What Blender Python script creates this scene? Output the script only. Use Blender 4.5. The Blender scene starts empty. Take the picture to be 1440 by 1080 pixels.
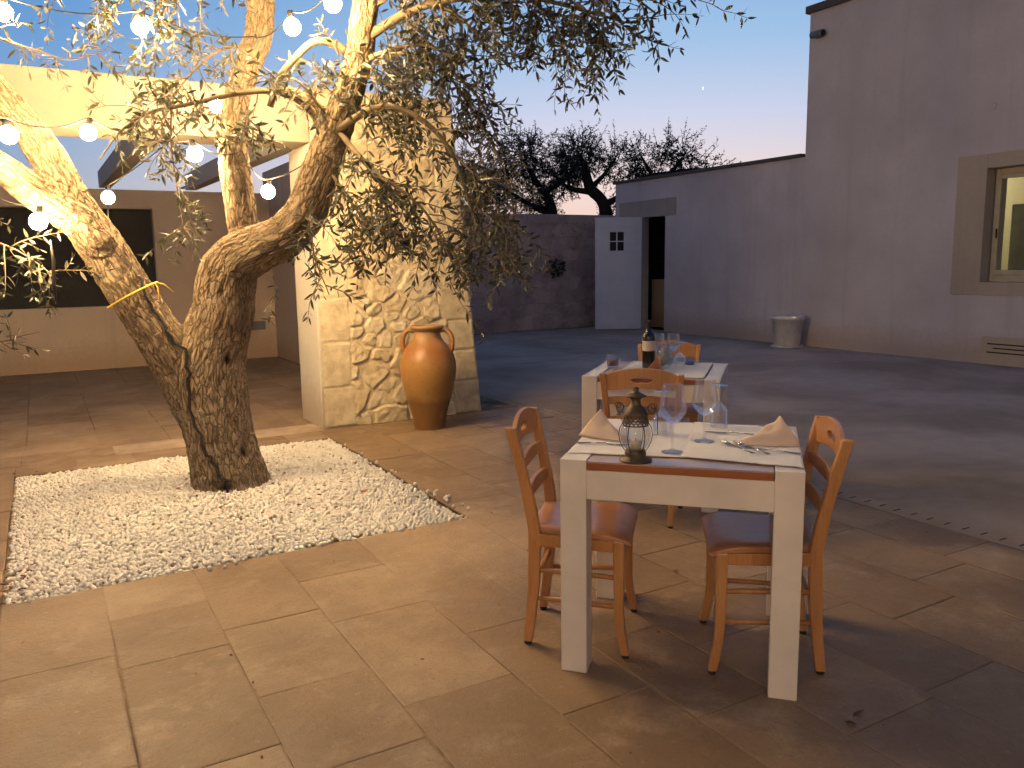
import bpy, bmesh, math, random
import numpy as np
from mathutils import Vector, Matrix, noise
random.seed(7); np.random.seed(7)
R = math.radians
sc = bpy.context.scene
col = sc.collection
BULB = 500.0          # emission strength of the string-light bulbs

# ------------------------------------------------------------------ materials
class NT:
    def __init__(s, name):
        s.m = bpy.data.materials.new(name); s.m.use_nodes = True
        s.t = s.m.node_tree; s.n = s.t.nodes; s.n.clear()
        s.out = s.n.new('ShaderNodeOutputMaterial')
    def add(s, typ, **kw):
        nd = s.n.new(typ)
        for k, v in kw.items():
            if k.startswith('i_'):
                nd.inputs[k[2:].replace('_', ' ')].default_value = v
            else: setattr(nd, k, v)
        return nd
    def link(s, a, b): s.t.links.new(a, b)
    def coord(s, kind='Object', scale=(1, 1, 1)):
        tc = s.add('ShaderNodeTexCoord'); mp = s.add('ShaderNodeMapping')
        mp.inputs['Scale'].default_value = scale
        s.link(tc.outputs[kind], mp.inputs[0]); return mp.outputs[0]
    def attrvec(s, name, scale=(1, 1, 1)):
        a = s.add('ShaderNodeAttribute', attribute_name=name); mp = s.add('ShaderNodeMapping')
        mp.inputs['Scale'].default_value = scale
        s.link(a.outputs['Vector'], mp.inputs[0]); return mp.outputs[0]
    def attrfac(s, name):
        return s.add('ShaderNodeAttribute', attribute_name=name).outputs['Fac']
    def noise(s, vec, scale, detail=5, rough=.55, dist=0):
        nd = s.add('ShaderNodeTexNoise'); nd.inputs['Scale'].default_value = scale
        nd.inputs['Detail'].default_value = detail; nd.inputs['Roughness'].default_value = rough
        nd.inputs['Distortion'].default_value = dist
        s.link(vec, nd.inputs['Vector']); return nd.outputs['Fac']
    def voro(s, vec, scale, feature='F1', out='Distance'):
        nd = s.add('ShaderNodeTexVoronoi', feature=feature); nd.inputs['Scale'].default_value = scale
        s.link(vec, nd.inputs['Vector']); return nd.outputs[out]
    def ramp(s, fac, stops):
        r = s.add('ShaderNodeValToRGB'); e = r.color_ramp.elements
        while len(e) < len(stops): e.new(.5)
        for k, (p, c) in enumerate(stops):
            e[k].position = p
            e[k].color = (c[0], c[1], c[2], 1) if isinstance(c, (tuple, list)) else (c, c, c, 1)
        s.link(fac, r.inputs[0]); return r.outputs[0]
    def math(s, op, a, b=None, c=None):
        m = s.add('ShaderNodeMath', operation=op)
        for k, v in enumerate((a, b, c)):
            if v is None: continue
            if isinstance(v, (int, float)): m.inputs[k].default_value = v
            else: s.link(v, m.inputs[k])
        return m.outputs[0]
    def mix(s, fac, a, b, blend='MIX'):
        m = s.add('ShaderNodeMix', data_type='RGBA', blend_type=blend)
        for k, v in ((0, fac), (6, a), (7, b)):
            if isinstance(v, (int, float)): m.inputs[k].default_value = v
            elif isinstance(v, (tuple, list)): m.inputs[k].default_value = (v[0], v[1], v[2], 1)
            else: s.link(v, m.inputs[k])
        return m.outputs[2]
    def bump(s, h, strength=.3, dist=.01, prev=None):
        b = s.add('ShaderNodeBump'); b.inputs['Strength'].default_value = strength
        b.inputs['Distance'].default_value = dist; s.link(h, b.inputs['Height'])
        if prev is not None: s.link(prev, b.inputs['Normal'])
        return b.outputs[0]
    def pbsdf(s, color, rough=.6, normal=None, spec=.5, **kw):
        p = s.add('ShaderNodeBsdfPrincipled')
        for k, v in (('Base Color', color), ('Roughness', rough)):
            if isinstance(v, (tuple, list)): p.inputs[k].default_value = (v[0], v[1], v[2], 1)
            elif isinstance(v, (int, float)): p.inputs[k].default_value = v
            else: s.link(v, p.inputs[k])
        p.inputs['Specular IOR Level'].default_value = spec
        for k, v in kw.items(): p.inputs[k.replace('_', ' ')].default_value = v
        if normal is not None: s.link(normal, p.inputs['Normal'])
        s.link(p.outputs[0], s.out.inputs[0]); return p

def m_plaster(name, c, var=.12, coarse=1.2, stain=(.6, .55, .5), dirt=True):
    t = NT(name); v = t.coord()
    n1 = t.noise(v, coarse, 6, .6); n2 = t.noise(v, 18, 5, .6); n3 = t.noise(v, 140, 3)
    lo = tuple(a * (1 - var) for a in c); hi = tuple(min(1, a * (1 + var * .6)) for a in c)
    cc = t.ramp(n1, [(.3, lo), (.7, hi)])
    cc = t.mix(t.ramp(n2, [(.45, 0.0), (.8, .35)]), cc, tuple(a * .85 for a in c))
    st = t.noise(t.coord('Object', (2.6, 2.6, .16)), 1.6, 5, .65)
    cc = t.mix(t.ramp(st, [(.54, 0.0), (.76, .5)]), cc, tuple(a * .72 for a in c))
    if dirt:
        g = t.add('ShaderNodeNewGeometry'); sp = t.add('ShaderNodeSeparateXYZ'); t.link(g.outputs['Position'], sp.inputs[0])
        zz = t.math('ADD', sp.outputs[2], t.math('MULTIPLY', n2, -.25))
        cc = t.mix(t.ramp(zz, [(0.0, .55), (.32, 0.0)]), cc, tuple(a * b for a, b in zip(c, (.62, .5, .36))))
    b = t.bump(n3, .25, .004); b = t.bump(n2, .35, .012, b)
    t.pbsdf(cc, .85, b, .25); return t.m

def m_simple(name, c, rough=.5, metallic=0, bumpscale=0, bumpstr=.2, var=.15, scale=8, coat=0, spec=.5):
    t = NT(name); v = t.coord(); n = t.noise(v, scale, 5)
    cc = t.ramp(n, [(.3, tuple(a * (1 - var) for a in c)), (.7, tuple(min(1, a * (1 + var)) for a in c))])
    rr = t.ramp(t.noise(v, scale * 3, 4), [(.3, max(0, rough - .07)), (.7, min(1, rough + .09))])
    b = t.bump(t.noise(v, bumpscale, 4), bumpstr, .003) if bumpscale else None
    t.pbsdf(cc, rr, b, spec, Metallic=metallic, Coat_Weight=coat, Coat_Roughness=.12); return t.m

def m_wood(name, c1, c2, rough=.32, axis=0, scale=14, coat=.25):
    t = NT(name); sc_ = [1, 1, 1]; sc_[axis] = .09
    v = t.coord('Object', tuple(sc_)); n = t.noise(v, scale, 6, .6, .8); f = t.noise(v, scale * 9, 3)
    oi = t.add('ShaderNodeObjectInfo')
    cc = t.ramp(n, [(.3, c1), (.72, c2)])
    cc = t.mix(t.ramp(f, [(.5, 0.0), (.75, .45)]), cc, tuple(a * .55 for a in c1))
    cc = t.mix(t.math('MULTIPLY', oi.outputs['Random'], .25), cc, tuple(a * .7 for a in c2))
    rr = t.ramp(n, [(.3, rough - .06), (.7, rough + .1)])
    t.pbsdf(cc, rr, t.bump(f, .12, .002), .5, Coat_Weight=coat, Coat_Roughness=.15); return t.m

def m_paver():
    t = NT('limestone_paving'); v = t.coord(); tint = t.attrfac('tint')
    n1 = t.noise(v, 1.3, 7, .68, .2); n2 = t.noise(v, 6.5, 7, .68); n3 = t.noise(v, 55, 4, .6); n4 = t.noise(v, 3.1, 7, .68, .25)
    cc = t.ramp(tint, [(0, (.215, .138, .075)), (.5, (.29, .193, .110)), (.93, (.37, .262, .160)), (1, (.54, .43, .29))])
    cc = t.mix(t.ramp(n1, [(.38, .7), (.60, 0.0)]), cc, (.165, .105, .06))
    cc = t.mix(t.ramp(n4, [(.52, 0.0), (.70, .62)]), cc, (.43, .325, .22))
    cc = t.mix(t.ramp(n2, [(.3, .5), (.55, 0.0)]), cc, (.17, .115, .07))
    cc = t.mix(t.ramp(n3, [(.58, 0.0), (.74, .55)]), cc, (.13, .095, .065))
    pv = t.voro(v, 75); cc = t.mix(t.ramp(pv, [(.10, .55), (.2, 0.0)]), cc, (.12, .085, .06)); ck = t.noise(v, 28, 5, .7); cc = t.mix(t.ramp(ck, [(.6, 0.0), (.74, .4)]), cc, (.46, .37, .28))
    rr = t.ramp(n2, [(.3, .42), (.7, .68)])
    b = t.bump(n3, .6, .005); b = t.bump(n2, .6, .014, b)
    t.pbsdf(cc, rr, b, .4); return t.m

def m_grout():
    t = NT('grout_bed'); v = t.coord(); n = t.noise(v, 7, 5, .65); n2 = t.noise(v, 2.2, 4, .6); n3 = t.noise(v, 120, 3)
    cc = t.ramp(n, [(.38, (.20, .14, .085)), (.55, (.29, .21, .135)), (.72, (.42, .33, .23))])
    cc = t.mix(t.ramp(n2, [(.42, .85), (.56, 0.0)]), cc, (.12, .08, .05))
    t.pbsdf(cc, .9, t.bump(n3, .5, .003), .2); return t.m

def m_yard(near, far):
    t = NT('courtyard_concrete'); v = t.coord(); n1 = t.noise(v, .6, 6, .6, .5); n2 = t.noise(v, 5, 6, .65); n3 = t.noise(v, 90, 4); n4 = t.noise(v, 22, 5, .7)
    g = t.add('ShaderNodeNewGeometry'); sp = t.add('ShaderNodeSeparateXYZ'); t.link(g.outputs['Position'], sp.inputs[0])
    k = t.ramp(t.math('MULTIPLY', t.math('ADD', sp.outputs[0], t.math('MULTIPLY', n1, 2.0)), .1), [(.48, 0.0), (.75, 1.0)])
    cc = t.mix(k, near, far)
    cc = t.mix(t.ramp(n1, [(.38, .6), (.58, 0.0)]), cc, tuple(a * .72 for a in near))
    cc = t.mix(t.ramp(n2, [(.35, .45), (.6, 0.0)]), cc, tuple(a * .66 for a in far))
    cc = t.mix(t.ramp(n4, [(.64, 0.0), (.78, .4)]), cc, tuple(a * .5 for a in near))
    b = t.bump(n3, .3, .004); b = t.bump(n2, .3, .012, b)
    t.pbsdf(cc, .75, b, .3); return t.m

def m_concrete(name, c):
    t = NT(name); v = t.coord(); n1 = t.noise(v, .6, 6, .6, .5); n2 = t.noise(v, 6, 6, .65); n3 = t.noise(v, 90, 4)
    cc = t.ramp(n1, [(.3, tuple(a * .78 for a in c)), (.7, tuple(a * 1.15 for a in c))])
    cc = t.mix(t.ramp(n2, [(.35, .4), (.6, 0.0)]), cc, tuple(a * .68 for a in c))
    b = t.bump(n3, .3, .004); b = t.bump(n2, .3, .012, b)
    t.pbsdf(cc, .75, b, .3); return t.m

def m_stone():
    t = NT('rubble_limestone'); v = t.coord(); tint = t.attrfac('tint'); mor = t.attrfac('mortar')
    n2 = t.noise(v, 9, 6, .62); n3 = t.noise(v, 60, 5, .65)
    cc = t.ramp(tint, [(0, (.56, .45, .29)), (.5, (.67, .57, .39)), (1, (.76, .67, .50))])
    cc = t.mix(t.ramp(n2, [(.35, .5), (.6, 0.0)]), cc, (.33, .24, .14))
    cc = t.mix(mor, cc, (.62, .50, .34))
    b = t.bump(n3, .55, .006); b = t.bump(n2, .5, .02, b)
    t.pbsdf(cc, .9, b, .2); return t.m

def m_farwall():
    t = NT('old_rubble_masonry'); v = t.coord()
    mp = t.add('ShaderNodeMapping'); mp.inputs['Rotation'].default_value = (R(90), 0, 0); t.link(v, mp.inputs[0])
    wv = t.add('ShaderNodeTexNoise'); wv.inputs['Scale'].default_value = 3.4; wv.inputs['Detail'].default_value = 4; t.link(mp.outputs[0], wv.inputs['Vector'])
    ad = t.add('ShaderNodeMix', data_type='RGBA', blend_type='LINEAR_LIGHT'); ad.inputs[0].default_value = .17
    t.link(mp.outputs[0], ad.inputs[6]); t.link(wv.outputs['Color'], ad.inputs[7])
    br = t.add('ShaderNodeTexBrick'); br.offset = .43; br.inputs['Scale'].default_value = 1
    br.inputs['Brick Width'].default_value = .44; br.inputs['Row Height'].default_value = .27
    br.inputs['Mortar Size'].default_value = .022; br.inputs['Mortar Smooth'].default_value = .6
    br.inputs['Color1'].default_value = (.74, .58, .50, 1); br.inputs['Color2'].default_value = (.48, .36, .31, 1)
    br.inputs['Mortar'].default_value = (.66, .53, .46, 1); br.inputs['Bias'].default_value = -.1
    t.link(ad.outputs[2], br.inputs['Vector'])
    n1 = t.noise(v, 1.6, 6, .65); n2 = t.noise(v, 11, 6, .6)
    cc = t.mix(t.ramp(n1, [(.3, .75), (.6, 0.0)]), br.outputs['Color'], (.42, .30, .25))
    cc = t.mix(t.ramp(n2, [(.58, 0.0), (.75, .6)]), cc, (.72, .60, .52))
    vc = t.voro(ad.outputs[2], 4.6, 'F1', 'Color'); cc = t.mix(t.ramp(vc, [(.15, .5), (.5, 0.0)]), cc, (.34, .25, .21)); cc = t.mix(t.ramp(t.voro(ad.outputs[2], 6.3, 'F1', 'Color'), [(.62, 0.0), (.85, .4)]), cc, (.66, .54, .47)); n5 = t.noise(v, 5, 5, .7); cc = t.mix(t.ramp(n5, [(.3, .7), (.42, 0.0)]), cc, (.16, .11, .09))
    h = t.math('ADD', t.math('MULTIPLY', br.outputs['Fac'], -.6), n2)
    t.pbsdf(cc, .95, t.bump(h, .8, .04), .1); return t.m

def m_bark():
    t = NT('olive_bark'); v = t.attrvec('bark'); vs = t.attrvec('bark', (1, 1, .3))
    dk = t.attrfac('hollow'); ridge = t.attrfac('ridge')
    wn = t.add('ShaderNodeTexNoise'); wn.inputs['Scale'].default_value = 18; wn.inputs['Detail'].default_value = 4; t.link(vs, wn.inputs['Vector'])
    wv = t.add('ShaderNodeMix', data_type='RGBA', blend_type='LINEAR_LIGHT'); wv.inputs[0].default_value = .035; t.link(vs, wv.inputs[6]); t.link(wn.outputs['Color'], wv.inputs[7])
    crack = t.voro(wv.outputs[2], 38, 'DISTANCE_TO_EDGE'); plate = t.voro(wv.outputs[2], 38, 'F1', 'Color')
    n1 = t.noise(vs, 60, 7, .7, .3); n2 = t.noise(v, 6, 5, .6); n3 = t.noise(v, 150, 5, .7)
    cc = t.ramp(n1, [(.3, (.27, .18, .10)), (.5, (.44, .31, .19)), (.72, (.60, .46, .31))])
    cc = t.mix(t.math('MULTIPLY', plate, .35), cc, (.45, .36, .25))
    cc = t.mix(t.ramp(crack, [(.0, .85), (.10, .0)]), cc, (.085, .055, .03))
    cc = t.mix(t.ramp(ridge, [(.25, .5), (.55, 0.0)]), cc, (.12, .08, .045))
    cc = t.mix(t.ramp(n2, [(.4, 0.0), (.7, .4)]), cc, (.48, .39, .28))
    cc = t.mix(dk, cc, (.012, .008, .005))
    h = t.math('ADD', t.math('MULTIPLY', n1, 1.0), t.ramp(crack, [(.0, 0.0), (.16, .9)]))
    b = t.bump(h, 1.0, .02); b = t.bump(n3, .7, .006, b)
    t.pbsdf(cc, .92, b, .15); return t.m

def m_leaf(name, top, under):
    t = NT(name); g = t.add('ShaderNodeNewGeometry'); tint = t.attrfac('tint')
    a = t.mix(tint, tuple(x * .6 for x in top), tuple(x * 1.4 for x in top))
    b_ = t.mix(tint, tuple(x * .75 for x in under), tuple(x * 1.25 for x in under))
    cc = t.mix(g.outputs['Backfacing'], a, b_)
    p = t.add('ShaderNodeBsdfPrincipled'); t.link(cc, p.inputs['Base Color']); p.inputs['Roughness'].default_value = .42
    tr = t.add('ShaderNodeBsdfTranslucent'); t.link(t.mix(.5, cc, (.12, .13, .03)), tr.inputs[0])
    mx = t.add('ShaderNodeMixShader'); mx.inputs[0].default_value = .16
    t.link(p.outputs[0], mx.inputs[1]); t.link(tr.outputs[0], mx.inputs[2]); t.link(mx.outputs[0], t.out.inputs[0]); return t.m

def m_tint(name, stops, rough=.6, spec=.4, sss=False):
    t = NT(name); c = t.ramp(t.attrfac('tint'), stops); v = t.coord(); n = t.noise(v, 260, 3)
    t.pbsdf(c, rough, t.bump(n, .15, .002), spec); return t.m

def m_glass(name, tint=(1, 1, 1), base=.05, edge=.75, rough=.0, refr=0):
    t = NT(name); lw = t.add('ShaderNodeLayerWeight'); lw.inputs[0].default_value = .35
    f = t.math('ADD', t.math('MULTIPLY', t.math('POWER', lw.outputs['Facing'], 3.4), edge), base)
    tr = t.add('ShaderNodeBsdfTransparent'); tr.inputs[0].default_value = (*tint, 1)
    gl = t.add('ShaderNodeBsdfGlossy'); gl.inputs['Roughness'].default_value = rough
    mx = t.add('ShaderNodeMixShader'); t.link(f, mx.inputs[0]); t.link(tr.outputs[0], mx.inputs[1]); t.link(gl.outputs[0], mx.inputs[2])
    last = mx.outputs[0]
    if refr:
        g = t.add('ShaderNodeBsdfGlass'); g.inputs['IOR'].default_value = 1.48; g.inputs['Roughness'].default_value = .01
        m2 = t.add('ShaderNodeMixShader'); m2.inputs[0].default_value = refr; t.link(last, m2.inputs[1]); t.link(g.outputs[0], m2.inputs[2]); last = m2.outputs[0]
    t.link(last, t.out.inputs[0]); return t.m

def m_emit(name, c, s):
    t = NT(name); e = t.add('ShaderNodeEmission'); e.inputs[0].default_value = (*c, 1); e.inputs[1].default_value = s
    t.link(e.outputs[0], t.out.inputs[0]); return t.m

def m_bulb():
    t = NT('bulb_glow'); lw = t.add('ShaderNodeLayerWeight'); lw.inputs[0].default_value = .5
    k = t.math('POWER', lw.outputs['Facing'], 2.0)
    e = t.add('ShaderNodeEmission'); e.inputs[0].default_value = (1, .68, .33, 1)
    t.link(t.math('MAXIMUM', t.math('MULTIPLY', t.math('SUBTRACT', 1.0, k), BULB * 1.5), 1.1), e.inputs[1])
    t.link(e.outputs[0], t.out.inputs[0]); return t.m

def m_terracotta():
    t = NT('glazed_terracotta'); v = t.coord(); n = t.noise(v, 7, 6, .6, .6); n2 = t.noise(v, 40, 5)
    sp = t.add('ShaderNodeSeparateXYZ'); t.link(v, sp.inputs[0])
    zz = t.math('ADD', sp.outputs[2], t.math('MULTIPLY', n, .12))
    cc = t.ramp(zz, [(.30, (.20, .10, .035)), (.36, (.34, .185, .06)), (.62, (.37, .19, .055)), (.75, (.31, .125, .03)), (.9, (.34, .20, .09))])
    cc = t.mix(t.ramp(n2, [(.55, 0.0), (.75, .5)]), cc, (.2, .09, .03))
    cc = t.mix(t.ramp(n, [(.6, 0.0), (.75, .4)]), cc, (.5, .3, .12))
    t.pbsdf(cc, t.ramp(n, [(.35, .28), (.65, .5)]), t.bump(n2, .2, .004), .5); return t.m

def m_cloth(name, c):
    t = NT(name); v = t.coord(); w1 = t.noise(v, 420, 2); n = t.noise(v, 14, 4)
    cc = t.ramp(n, [(.3, tuple(a * .92 for a in c)), (.7, c)])
    t.pbsdf(cc, .85, t.bump(n, .25, .006, t.bump(w1, .3, .001)), .2, Sheen_Weight=.2); return t.m

M = dict(
    house=m_plaster('house_plaster', (.645, .585, .60), .17, .8),
    warm=m_plaster('portico_plaster', (.66, .60, .51), .09, 1.0),
    beam=m_plaster('beam_plaster_dimmed', (.44, .37, .285), .09, 1.0, dirt=False), backw=m_plaster('back_wall_plaster', (.70, .55, .40), .10, 1.0),  # beam: portico plaster darkened in colour to offset the bulbs' overexposure
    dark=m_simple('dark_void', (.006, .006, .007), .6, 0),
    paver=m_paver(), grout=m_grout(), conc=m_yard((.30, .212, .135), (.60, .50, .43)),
    earth=m_concrete('field_earth', (.09, .07, .05)), soil=m_concrete('bed_soil', (.27, .20, .12)),
    stone=m_stone(), farwall=m_farwall(), bark=m_bark(),
    leaf=m_leaf('olive_leaf', (.045, .047, .026), (.14, .13, .10)), farleaf=m_leaf('far_olive_leaf', (.03, .034, .02), (.06, .06, .05)),
    twig=m_simple('olive_twig', (.17, .125, .07), .8), farbark=m_simple('far_bark', (.035, .026, .022), .9, 0, 20, .6),
    pebble=m_tint('white_pebble', [(0, (.34, .24, .16)), (.04, (.58, .50, .40)), (.3, (.70, .65, .56)), (1, (.84, .80, .73))], .5),
    white=m_simple('white_paint', (.74, .66, .57), .42, 0, 45, .15, .08, 7),
    chair=m_wood('honey_wood', (.42, .185, .062), (.58, .285, .115), .33, 2, 16, .35),
    seat=m_wood('seat_wood_sky_sheen', (.42, .19, .095), (.56, .29, .16), .36, 0, 10, .3),  # pinker than the frame wood, sky sheen put into the colour
    top=m_wood('table_top_sky_sheen', (.42, .27, .21), (.55, .38, .31), .3, 0, 9, .35),  # paler than the plank edge, sky reflection painted into the top
    edge=m_wood('table_edge_wood', (.27, .075, .025), (.38, .12, .04), .4, 0, 12, .1),
    rubber=m_simple('black_rubber', (.012, .012, .012), .7), cloth=m_cloth('white_linen', (.74, .70, .66)),
    napkin=m_cloth('peach_napkin', (.74, .56, .42)), brownnap=m_cloth('terracotta_napkin', (.50, .24, .13)),
    rust=m_simple('aged_iron', (.10, .075, .05), .55, .6, 80, .4, .4, 25), steel=m_simple('steel', (.62, .60, .58), .22, 1.0),
    glass=m_glass('thin_glass', (1, 1, 1), .065, .85, 0, .12), thick=m_glass('thick_glass', (.97, .97, .96), .07, .6, .02, .3), pane=m_glass('window_pane', (.93, .95, .92), .04, .6),
    wax=m_simple('candle_wax', (.80, .72, .6), .5), orange=m_simple('orange_wax', (.75, .28, .05), .5), blue=m_simple('blue_ceramic', (.05, .09, .28), .25),
    bottle=m_simple('dark_bottle_glass', (.006, .008, .006), .08, 0, 0, 0, .1, 8, .6), label=m_simple('bottle_label', (.66, .55, .44), .6),
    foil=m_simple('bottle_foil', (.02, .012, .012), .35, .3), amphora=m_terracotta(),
    bulb=m_bulb(), cord=m_simple('black_cord', (.015, .014, .013), .55), strap=m_simple('yellow_strap', (.75, .47, .03), .5),
    door=m_simple('white_door_paint', (.78, .78, .80), .5, 0, 30, .1, .05, 3), beige=m_plaster('beige_stone', (.52, .44, .35), .08, 2.0, dirt=False),
    lintel=m_plaster('lintel_stone', (.42, .37, .34), .1, 2, dirt=False),
    cap=m_simple('dark_coping', (.10, .085, .085), .8, 0, 30, .3), wframe=m_simple('window_frame_paint', (.60, .53, .40), .5),
    room=m_plaster('room_paint', (.62, .58, .42), .05, 1, dirt=False), wardrobe=m_simple('grey_cupboard', (.10, .105, .095), .6),
    pot=m_simple('white_plastic', (.74, .70, .68), .5), iron=m_simple('drain_iron', (.02, .018, .016), .7), camw=m_simple('camera_housing', (.16, .17, .19), .45),
    dry=m_simple('dry_leaf', (.10, .06, .03), .8), rleaf=m_simple('red_dry_leaf', (.26, .09, .05), .8),
    moon=m_emit('moonlight', (1, .93, .82), 2.0), hedge=m_simple('far_hedge', (.012, .013, .010), .9, 0, 5, .5),
)

# ------------------------------------------------------------------ mesh helpers
class MB:
    def __init__(s): s.v = []; s.f = []; s.mi = []; s.sm = []
    def quadstrip(s, rings, closed=True, caps=True, mi=0, smooth=True):
        o = len(s.v); n = len(rings[0])
        for r_ in rings: s.v.extend([tuple(p) for p in r_])
        for i in range(len(rings) - 1):
            for j in range(n if closed else n - 1):
                k = (j + 1) % n
                s.f.append((o + i * n + j, o + i * n + k, o + (i + 1) * n + k, o + (i + 1) * n + j)); s.mi.append(mi); s.sm.append(smooth)
        if caps and closed:
            s.f.append(tuple(o + j for j in reversed(range(n)))); s.mi.append(mi); s.sm.append(False)
            s.f.append(tuple(o + (len(rings) - 1) * n + j for j in range(n))); s.mi.append(mi); s.sm.append(False)
        return s
    def box(s, x0, x1, y0, y1, z0, z1, mi=0):
        return s.quadstrip([[(x0, y0, z), (x1, y0, z), (x1, y1, z), (x0, y1, z)] for z in (z0, z1)], mi=mi, smooth=False)
    def prism(s, pts0, pts1, mi=0): return s.quadstrip([pts0, pts1], mi=mi, smooth=False)
    def loft(s, secs, mi=0):           # (x,y,z,sx,sy) rectangles going up
        return s.quadstrip([[(x - a / 2, y - b / 2, z), (x + a / 2, y - b / 2, z), (x + a / 2, y + b / 2, z), (x - a / 2, y + b / 2, z)] for x, y, z, a, b in secs], mi=mi, smooth=False)
    def lathe(s, prof, n=32, mi=0, caps=False, cx=0, cy=0):
        return s.quadstrip([[(cx + r_ * math.cos(2 * math.pi * j / n), cy + r_ * math.sin(2 * math.pi * j / n), z) for j in range(n)] for r_, z in prof], caps=caps, mi=mi)
    def tube(s, pts, rad, n=8, mi=0, caps=True):
        pts = [Vector(p) for p in pts]
        if not hasattr(rad, '__len__'): rad = [rad] * len(pts)
        up = Vector((0, 0, 1)); rings = []; prev = None
        for i, p in enumerate(pts):
            t = (pts[min(i + 1, len(pts) - 1)] - pts[max(i - 1, 0)])
            if t.length < 1e-9: t = Vector((0, 0, 1))
            t.normalize()
            if prev is None:
                a = t.cross(up if abs(t.z) < .9 else Vector((1, 0, 0))).normalized()
            else:
                a = (prev - t * prev.dot(t)).normalized()
            prev = a; b = t.cross(a)
            rings.append([p + (a * math.cos(2 * math.pi * j / n) + b * math.sin(2 * math.pi * j / n)) * rad[i] for j in range(n)])
        return s.quadstrip(rings, caps=caps, mi=mi)
    def build(s, name, mats, parent=None, bevel=0, segs=2):
        me = bpy.data.meshes.new(name); me.from_pydata(s.v, [], s.f)
        for m in (mats if isinstance(mats, (list, tuple)) else [mats]): me.materials.append(m)
        me.polygons.foreach_set('material_index', s.mi); me.polygons.foreach_set('use_smooth', s.sm)
        me.update()
        return link(name, me, parent, bevel, segs)
def link(name, me, parent=None, bevel=0, segs=2):
    o = bpy.data.objects.new(name, me); col.objects.link(o)
    if parent: o.parent = parent
    if bevel:
        b = o.modifiers.new('bevel', 'BEVEL'); b.width = bevel; b.segments = segs; b.limit_method = 'ANGLE'; b.angle_limit = R(40)
    return o
def fixn(o):
    bm = bmesh.new(); bm.from_mesh(o.data); bmesh.ops.recalc_face_normals(bm, faces=bm.faces); bm.to_mesh(o.data); bm.free(); return o
def np_mesh(name, V, T, mats, mi=None, smooth=True, attrs=None, parent=None):
    me = bpy.data.meshes.new(name); V = np.asarray(V, np.float32); T = np.asarray(T, np.int32); k = T.shape[1]
    me.vertices.add(len(V)); me.vertices.foreach_set('co', V.ravel())
    me.loops.add(T.size); me.loops.foreach_set('vertex_index', T.ravel())
    me.polygons.add(len(T)); me.polygons.foreach_set('loop_start', np.arange(0, T.size, k, dtype=np.int32))
    me.polygons.foreach_set('use_smooth', np.full(len(T), smooth))
    for m in (mats if isinstance(mats, (list, tuple)) else [mats]): me.materials.append(m)
    if mi is not None: me.polygons.foreach_set('material_index', np.asarray(mi, np.int32))
    for n, a in (attrs or {}).items(): setattr_np(me, n, a)
    me.update(calc_edges=True); me.validate()
    return link(name, me, parent)
def setattr_np(me, n, a):
    a = np.asarray(a, np.float32)
    if a.ndim == 1:
        at = me.attributes.new(n, 'FLOAT', 'POINT'); at.data.foreach_set('value', a)
    else:
        at = me.attributes.new(n, 'FLOAT_VECTOR', 'POINT'); at.data.foreach_set('vector', a.ravel())
def empty(name, label, cat, loc=(0, 0, 0), rz=0, group=None):
    o = bpy.data.objects.new(name, None); o.empty_display_size = .1; col.objects.link(o); o.location = loc; o.rotation_euler.z = rz
    return tag(o, label, cat, group)
def tag(o, label, cat, group=None):
    o['label'] = label; o['category'] = cat
    if group: o['group'] = group
    return o
def struct(o): o['kind'] = 'structure'; return o
def dup(root, loc, rz, label):
    r_ = root.copy(); col.objects.link(r_); r_.location = loc; r_.rotation_euler.z = rz; r_['label'] = label
    for ch in root.children:
        c = ch.copy(); col.objects.link(c); c.parent = r_
        for g in ch.children:
            d = g.copy(); col.objects.link(d); d.parent = c
    return r_
def catmull(P, step=.02):
    P = np.array(P, float); Q = np.vstack([2 * P[0] - P[1], P, 2 * P[-1] - P[-2]]); out = []
    for i in range(len(P) - 1):
        a, b, c, d = Q[i:i + 4]; n = max(2, int(np.linalg.norm((c - b)[:3]) / step))
        for t in np.linspace(0, 1, n, endpoint=False):
            out.append(.5 * (2 * b + (c - a) * t + (2 * a - 5 * b + 4 * c - d) * t * t + (3 * b - a - 3 * c + d) * t ** 3))
    out.append(P[-1]); return np.array(out)

# ------------------------------------------------------------------ ground
b = MB(); S = 600
b.quadstrip([[(-S, -S, -.03), (S, -S, -.03)], [(-S, S, -.03), (S, S, -.03)]], closed=False, smooth=False)
struct(b.build('ground', M['earth']))
b = MB()      # grout sheet under the pavers, with the tree pit cut out
PX0, PX1, PY0, PY1 = -.26, 1.98, 3.94, 6.45
for x0, x1, y0, y1 in ((-9, PX0, -9, 12.8), (PX1, 4.0, -9, 12.8), (PX0, PX1, -9, PY0), (PX0, PX1, PY1, 12.8)):
    b.quadstrip([[(x0, y0, -.0026), (x1, y0, -.0026)], [(x0, y1, -.0026), (x1, y1, -.0026)]], closed=False, smooth=False)
struct(b.build('paving_bed', M['grout']))
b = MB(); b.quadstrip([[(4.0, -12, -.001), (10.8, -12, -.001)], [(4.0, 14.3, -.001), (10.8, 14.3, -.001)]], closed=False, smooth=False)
struct(b.build('courtyard_floor', M['conc']))

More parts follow.
